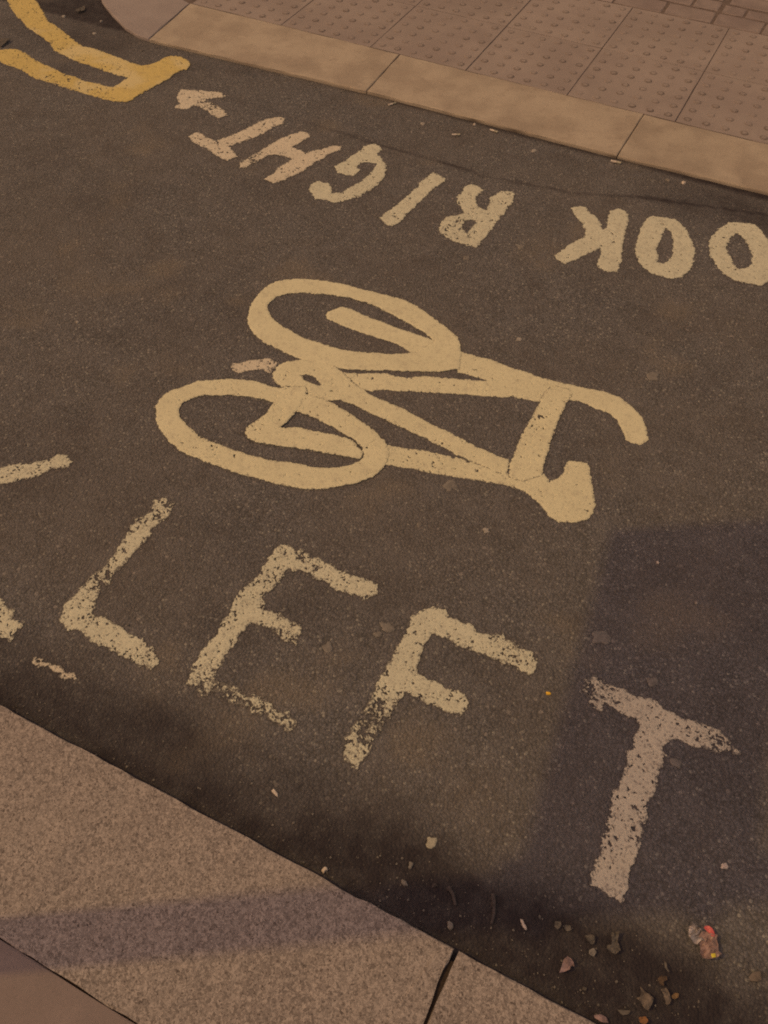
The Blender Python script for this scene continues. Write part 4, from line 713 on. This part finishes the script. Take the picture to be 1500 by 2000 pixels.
def blob_obj(name, x, y, r, h, m, lab, cat, grp, seed, asp=1.0, ang=0.0):
    """a low irregular lump: trodden gum, a pebble, a flake"""
    rnd = random.Random(seed); bm = bmesh.new(); K = 16
    ph = [rnd.uniform(0, 6.28) for _ in range(4)]; am = [rnd.uniform(.05, .16) for _ in range(4)]
    prev = None
    for f, hh in ((1.0, -.001), (.96, h*.55), (.78, h*.92), (.42, h)):
        ring = []
        for k in range(K):
            a = 2*math.pi*k/K; rr = r*f*(1+sum(am[q]*math.sin((q+2)*a+ph[q]) for q in range(4)))
            px, py = rr*math.cos(a), rr*math.sin(a)*asp
            ring.append(bm.verts.new((px*math.cos(ang)-py*math.sin(ang), px*math.sin(ang)+py*math.cos(ang), hh*(1+rnd.uniform(-.15, .15)))))
        if prev:
            for k in range(K): bm.faces.new((prev[k], prev[(k+1) % K], ring[(k+1) % K], ring[k]))
        prev = ring
    bm.faces.new(prev)
    for fc in bm.faces: fc.smooth = True
    me = bpy.data.meshes.new(name); bm.to_mesh(me); bm.free()
    o = obj(name, me, m, loc=(x, y, 0)); tag(o, lab, cat, grp); return o
GM = 'trodden chewing gum on the road'
for i, (x, y, r, mk, lab) in enumerate((
    (-.143, .502, .0105, 'pale_gum', 'pale round gum between the letters F and T near the gutter'),
    (-.493, 1.827, .0085, 'gum', 'round pale gum right of the upper bicycle wheel'),
    (-.450, 1.273, .0165, 'dark_gum', 'wide grey gum just below the lower bicycle bar'),
    (-.410, .862, .0150, 'dark_gum', 'flat grey gum left of the top of the letter F'),
    (-.420, .838, .0090, 'dark_gum', 'smaller grey gum just below the one left of the F'),
    (-.498, .764, .0120, 'dark_gum', 'faint grey gum between the letters E and F'),
    (-.129, 1.852, .0170, 'dark_gum', 'faint grey gum above the bicycle handlebar'),
    (-.004, 1.041, .0200, 'dark_gum', 'large faint gum in the shadow above the letter T'),
    (-.638, 2.215, .0130, 'dark_gum', 'grey star-shaped gum left of the foot of the far letter K'),
    (-.762, 2.092, .0110, 'dark_gum', 'grey gum under the letter R of RIGHT'),
    (-.324, 1.189, .0080, 'gum', 'pale star-shaped gum below the bicycle saddle'),
    (-.465, 1.135, .0070, 'dark_gum', 'small grey gum between the bicycle and the letter F'),
    (.207, .845, .0110, 'dark_gum', 'dull gum right of the stem of the letter T'),
    (.12, .99, .0120, 'dark_gum', 'dull gum above the crossbar of the letter T'),
    (-1.421, 1.569, .0095, 'dark_gum', 'small pale gum left of the upper bicycle wheel'),
    (-1.20, 2.72, .0085, 'gum', 'pale gum in the far gutter behind the letter G'),
    (-.794, 2.735, .0100, 'gum', 'pale gum in the far gutter behind the letter R'),
    (-2.63, 2.74, .0090, 'gum', 'pale gum in the dark corner inside the yellow lines'))):
    blob_obj('chewing_gum', x, y, r, .0025, M[mk], lab, 'chewing gum', GM, 500+i, random.Random(i).uniform(.75, 1.0), i)
PB = 'loose pebbles and chips on the road'
for i, (x, y, r, h, mk, lab, asp) in enumerate((
    (.334, .697, .0062, .006, 'paper', 'white stone chip at the right, level with the foot of the T', .8),
    (-.290, .375, .0055, .006, 'paper', 'white stone chip on the edge of the long granite kerb', .8),
    (-.438, .454, .0085, .004, 'paper', 'white flake in the gutter left of the letter F', .4),
    (-.058, .871, .0048, .004, 'yellow_flake', 'tiny bright yellow flake left of the letter T', .7),
    (.053, .448, .0095, .005, 'paper', 'white sliver in the gutter below the foot of the T', .28),
    (-1.596, 1.338, .0055, .004, 'gum', 'pale chip alone on the road at the left', .8),
    (-.295, 2.775, .0070, .006, 'paper', 'pale chip by the far kerb behind the letter K', .8),
    (-1.038, 2.796, .0050, .005, 'paper', 'small white chip against the far kerb, left of the flat butt', .8),
    (-.344, 2.765, .0085, .006, 'dark_gum', 'grey chip left of the pale chip by the far kerb', .6),
    (-2.83, 2.801, .0080, .005, 'gum', 'pale chip at the mouth of the side street', .8),
    (-2.67, 2.835, .0060, .005, 'gum', 'small pale chip near the curved kerb stone', .8),
    (.048, 1.278, .0035, .004, 'paper', 'tiny white speck at the top edge of the shadow', .8),
    (.151, 1.214, .0032, .004, 'gum', 'tiny pale speck within the shadow, above the letter T', .8),
    (-.159, .450, .0062, .005, 'dark_gum', 'pale grit chip in the dark gutter below the round gum', .7),
    (-.156, .418, .0065, .005, 'dark_gum', 'grey grit chip nearer the kerb below the round gum', .7),
    (-.107, .438, .0055, .004, 'twig', 'dull grit chip in the gutter left of the twigs', .7),
    (-.057, .391, .0070, .004, 'dark_gum', 'dull grit chip by the kerb near the open joint', .8))):
    blob_obj('stone_chip', x, y, r, h, M[mk], lab, 'stone chip', PB, 600+i, asp, {2: -.3, 4: -.75}.get(i, i*1.1))
def twig(pts, r, lab):
    bm = bmesh.new(); K = 6; prev = None
    for q, (x, y, z) in enumerate(pts):
        a = Vector(pts[max(0, q-1)]); b = Vector(pts[min(len(pts)-1, q+1)]); d = (b-a).normalized()
        s = d.cross(Vector((0, 0, 1))).normalized(); u = s.cross(d); rr = r*(1-.5*q/len(pts))
        ring = [bm.verts.new(Vector((x-pts[0][0], y-pts[0][1], z))+s*rr*math.cos(6.283*k/K)+u*rr*math.sin(6.283*k/K)) for k in range(K)]
        if prev:
            for k in range(K): bm.faces.new((prev[k], prev[(k+1) % K], ring[(k+1) % K], ring[k]))
        else: bm.faces.new(ring)
        prev = ring
    bm.faces.new(prev); bmesh.ops.recalc_face_normals(bm, faces=bm.faces)
    me = bpy.data.meshes.new('twig'); bm.to_mesh(me); bm.free()
    tag(obj('twig', me, M['twig'], loc=(pts[0][0], pts[0][1], 0)), lab, 'twig', 'twigs in the near gutter')
twig([(-.012, .470, .004), (-.004, .455, .006), (.002, .440, .005), (.004, .425, .004)], .0038, 'bent grey twig in the gutter left of the white sliver')
twig([(-.085, .446, .004), (-.072, .437, .006), (-.062, .424, .004)], .0035, 'short grey twig in the gutter above the open joint')

def grit():
    rnd = random.Random(11); bm = bmesh.new()
    def stone_at(x, y, r):
        g = bmesh.ops.create_icosphere(bm, subdivisions=1, radius=r)['verts']
        sx, sy, sz = rnd.uniform(.7, 1.3), rnd.uniform(.7, 1.3), rnd.uniform(.5, .9); ca = rnd.uniform(0, 6.28)
        for v in g:
            q = v.co*(1+rnd.uniform(-.2, .2)); qx, qy = q.x*sx, q.y*sy
            v.co = Vector((x+qx*math.cos(ca)-qy*math.sin(ca), y+qx*math.sin(ca)+qy*math.cos(ca), r*.4+q.z*sz))
    for _ in range(900): stone_at(rnd.uniform(-1.4, .6), .36+abs(rnd.gauss(0, .075)), rnd.choice((.0008, .0008, .0010, .0012, .0014, .0022)))
    for _ in range(260): stone_at(rnd.uniform(-2.5, .3), 2.795-abs(rnd.gauss(0, .06)), rnd.choice((.0012, .0016, .0022, .003)))
    for _ in range(420): stone_at(rnd.uniform(-2.6, .5), rnd.uniform(.5, 2.75), rnd.choice((.001, .0013, .0016, .0022)))
    for _ in range(60): stone_at(rnd.uniform(-2.9, -2.3), rnd.uniform(2.5, 2.78), rnd.choice((.0015, .002, .003)))
    me = bpy.data.meshes.new('grit'); bm.to_mesh(me); bm.free()
    o = obj('grit', me, M['grit']); tag(o, 'fine pale grit scattered over the road and its gutters', 'grit'); o['kind'] = 'stuff'
grit()

# ------------------------------------------------------------------ the sign whose shadow falls across the kerb and the letter T
def sign():
    along = .80-2.10/math.tan(ELEV)
    fx, fy = -.71+TRAVEL.x*along, .021+TRAVEL.y*along
    e = empty('sign_post', (fx, fy, .02))
    tag(e, 'grey sign post with a blank plate on one side, standing on the near pavement', 'sign post')
    def lathe(name, prof, m):
        bm = bmesh.new(); K = 24; prev = None
        for r, z in prof:
            ring = [bm.verts.new((r*math.cos(6.28318*k/K), r*math.sin(6.28318*k/K), z)) for k in range(K)]
            if prev:
                for k in range(K): bm.faces.new((prev[k], prev[(k+1) % K], ring[(k+1) % K], ring[k])).smooth = True
            prev = ring
        bm.faces.new(prev); me = bpy.data.meshes.new(name); bm.to_mesh(me); bm.free(); return obj(name, me, m, parent=e)
    lathe('pole', ((.044, -.02), (.044, 2.78)), M['steel']); lathe('pole_cap', ((.048, 2.77), (.048, 2.79), (.03, 2.81), (.004, 2.815)), M['steel'])
    lathe('base_collar', ((.075, -.02), (.075, .02), (.052, .05), (.046, .06)), M['steel'])
    bm = bmesh.new(); g = bmesh.ops.create_cube(bm, size=1)['verts']
    for v in g: v.co = Vector((v.co.x*.02, .055+(v.co.y+.5)*.79, 2.175+(v.co.z+.5)*.60))
    bmesh.ops.bevel(bm, geom=list(bm.edges), offset=.004, segments=1, affect='EDGES')
    bmesh.ops.rotate(bm, verts=bm.verts, cent=(0, 0, 0), matrix=Matrix.Rotation(math.radians(6), 3, 'Z'))
    me = bpy.data.meshes.new('sign_plate'); bm.to_mesh(me); bm.free(); obj('sign_plate', me, M['sign_face'], parent=e)
    for z in (2.2, 2.62):
        bm = bmesh.new(); g = bmesh.ops.create_cube(bm, size=1)['verts']
        for v in g: v.co = Vector((v.co.x*.105, v.co.y*.11, z+v.co.z*.04))
        bmesh.ops.bevel(bm, geom=list(bm.edges), offset=.008, segments=2, affect='EDGES')
        me = bpy.data.meshes.new('clamp'); bm.to_mesh(me); bm.free(); obj('clamp', me, M['steel'], parent=e)
sign()
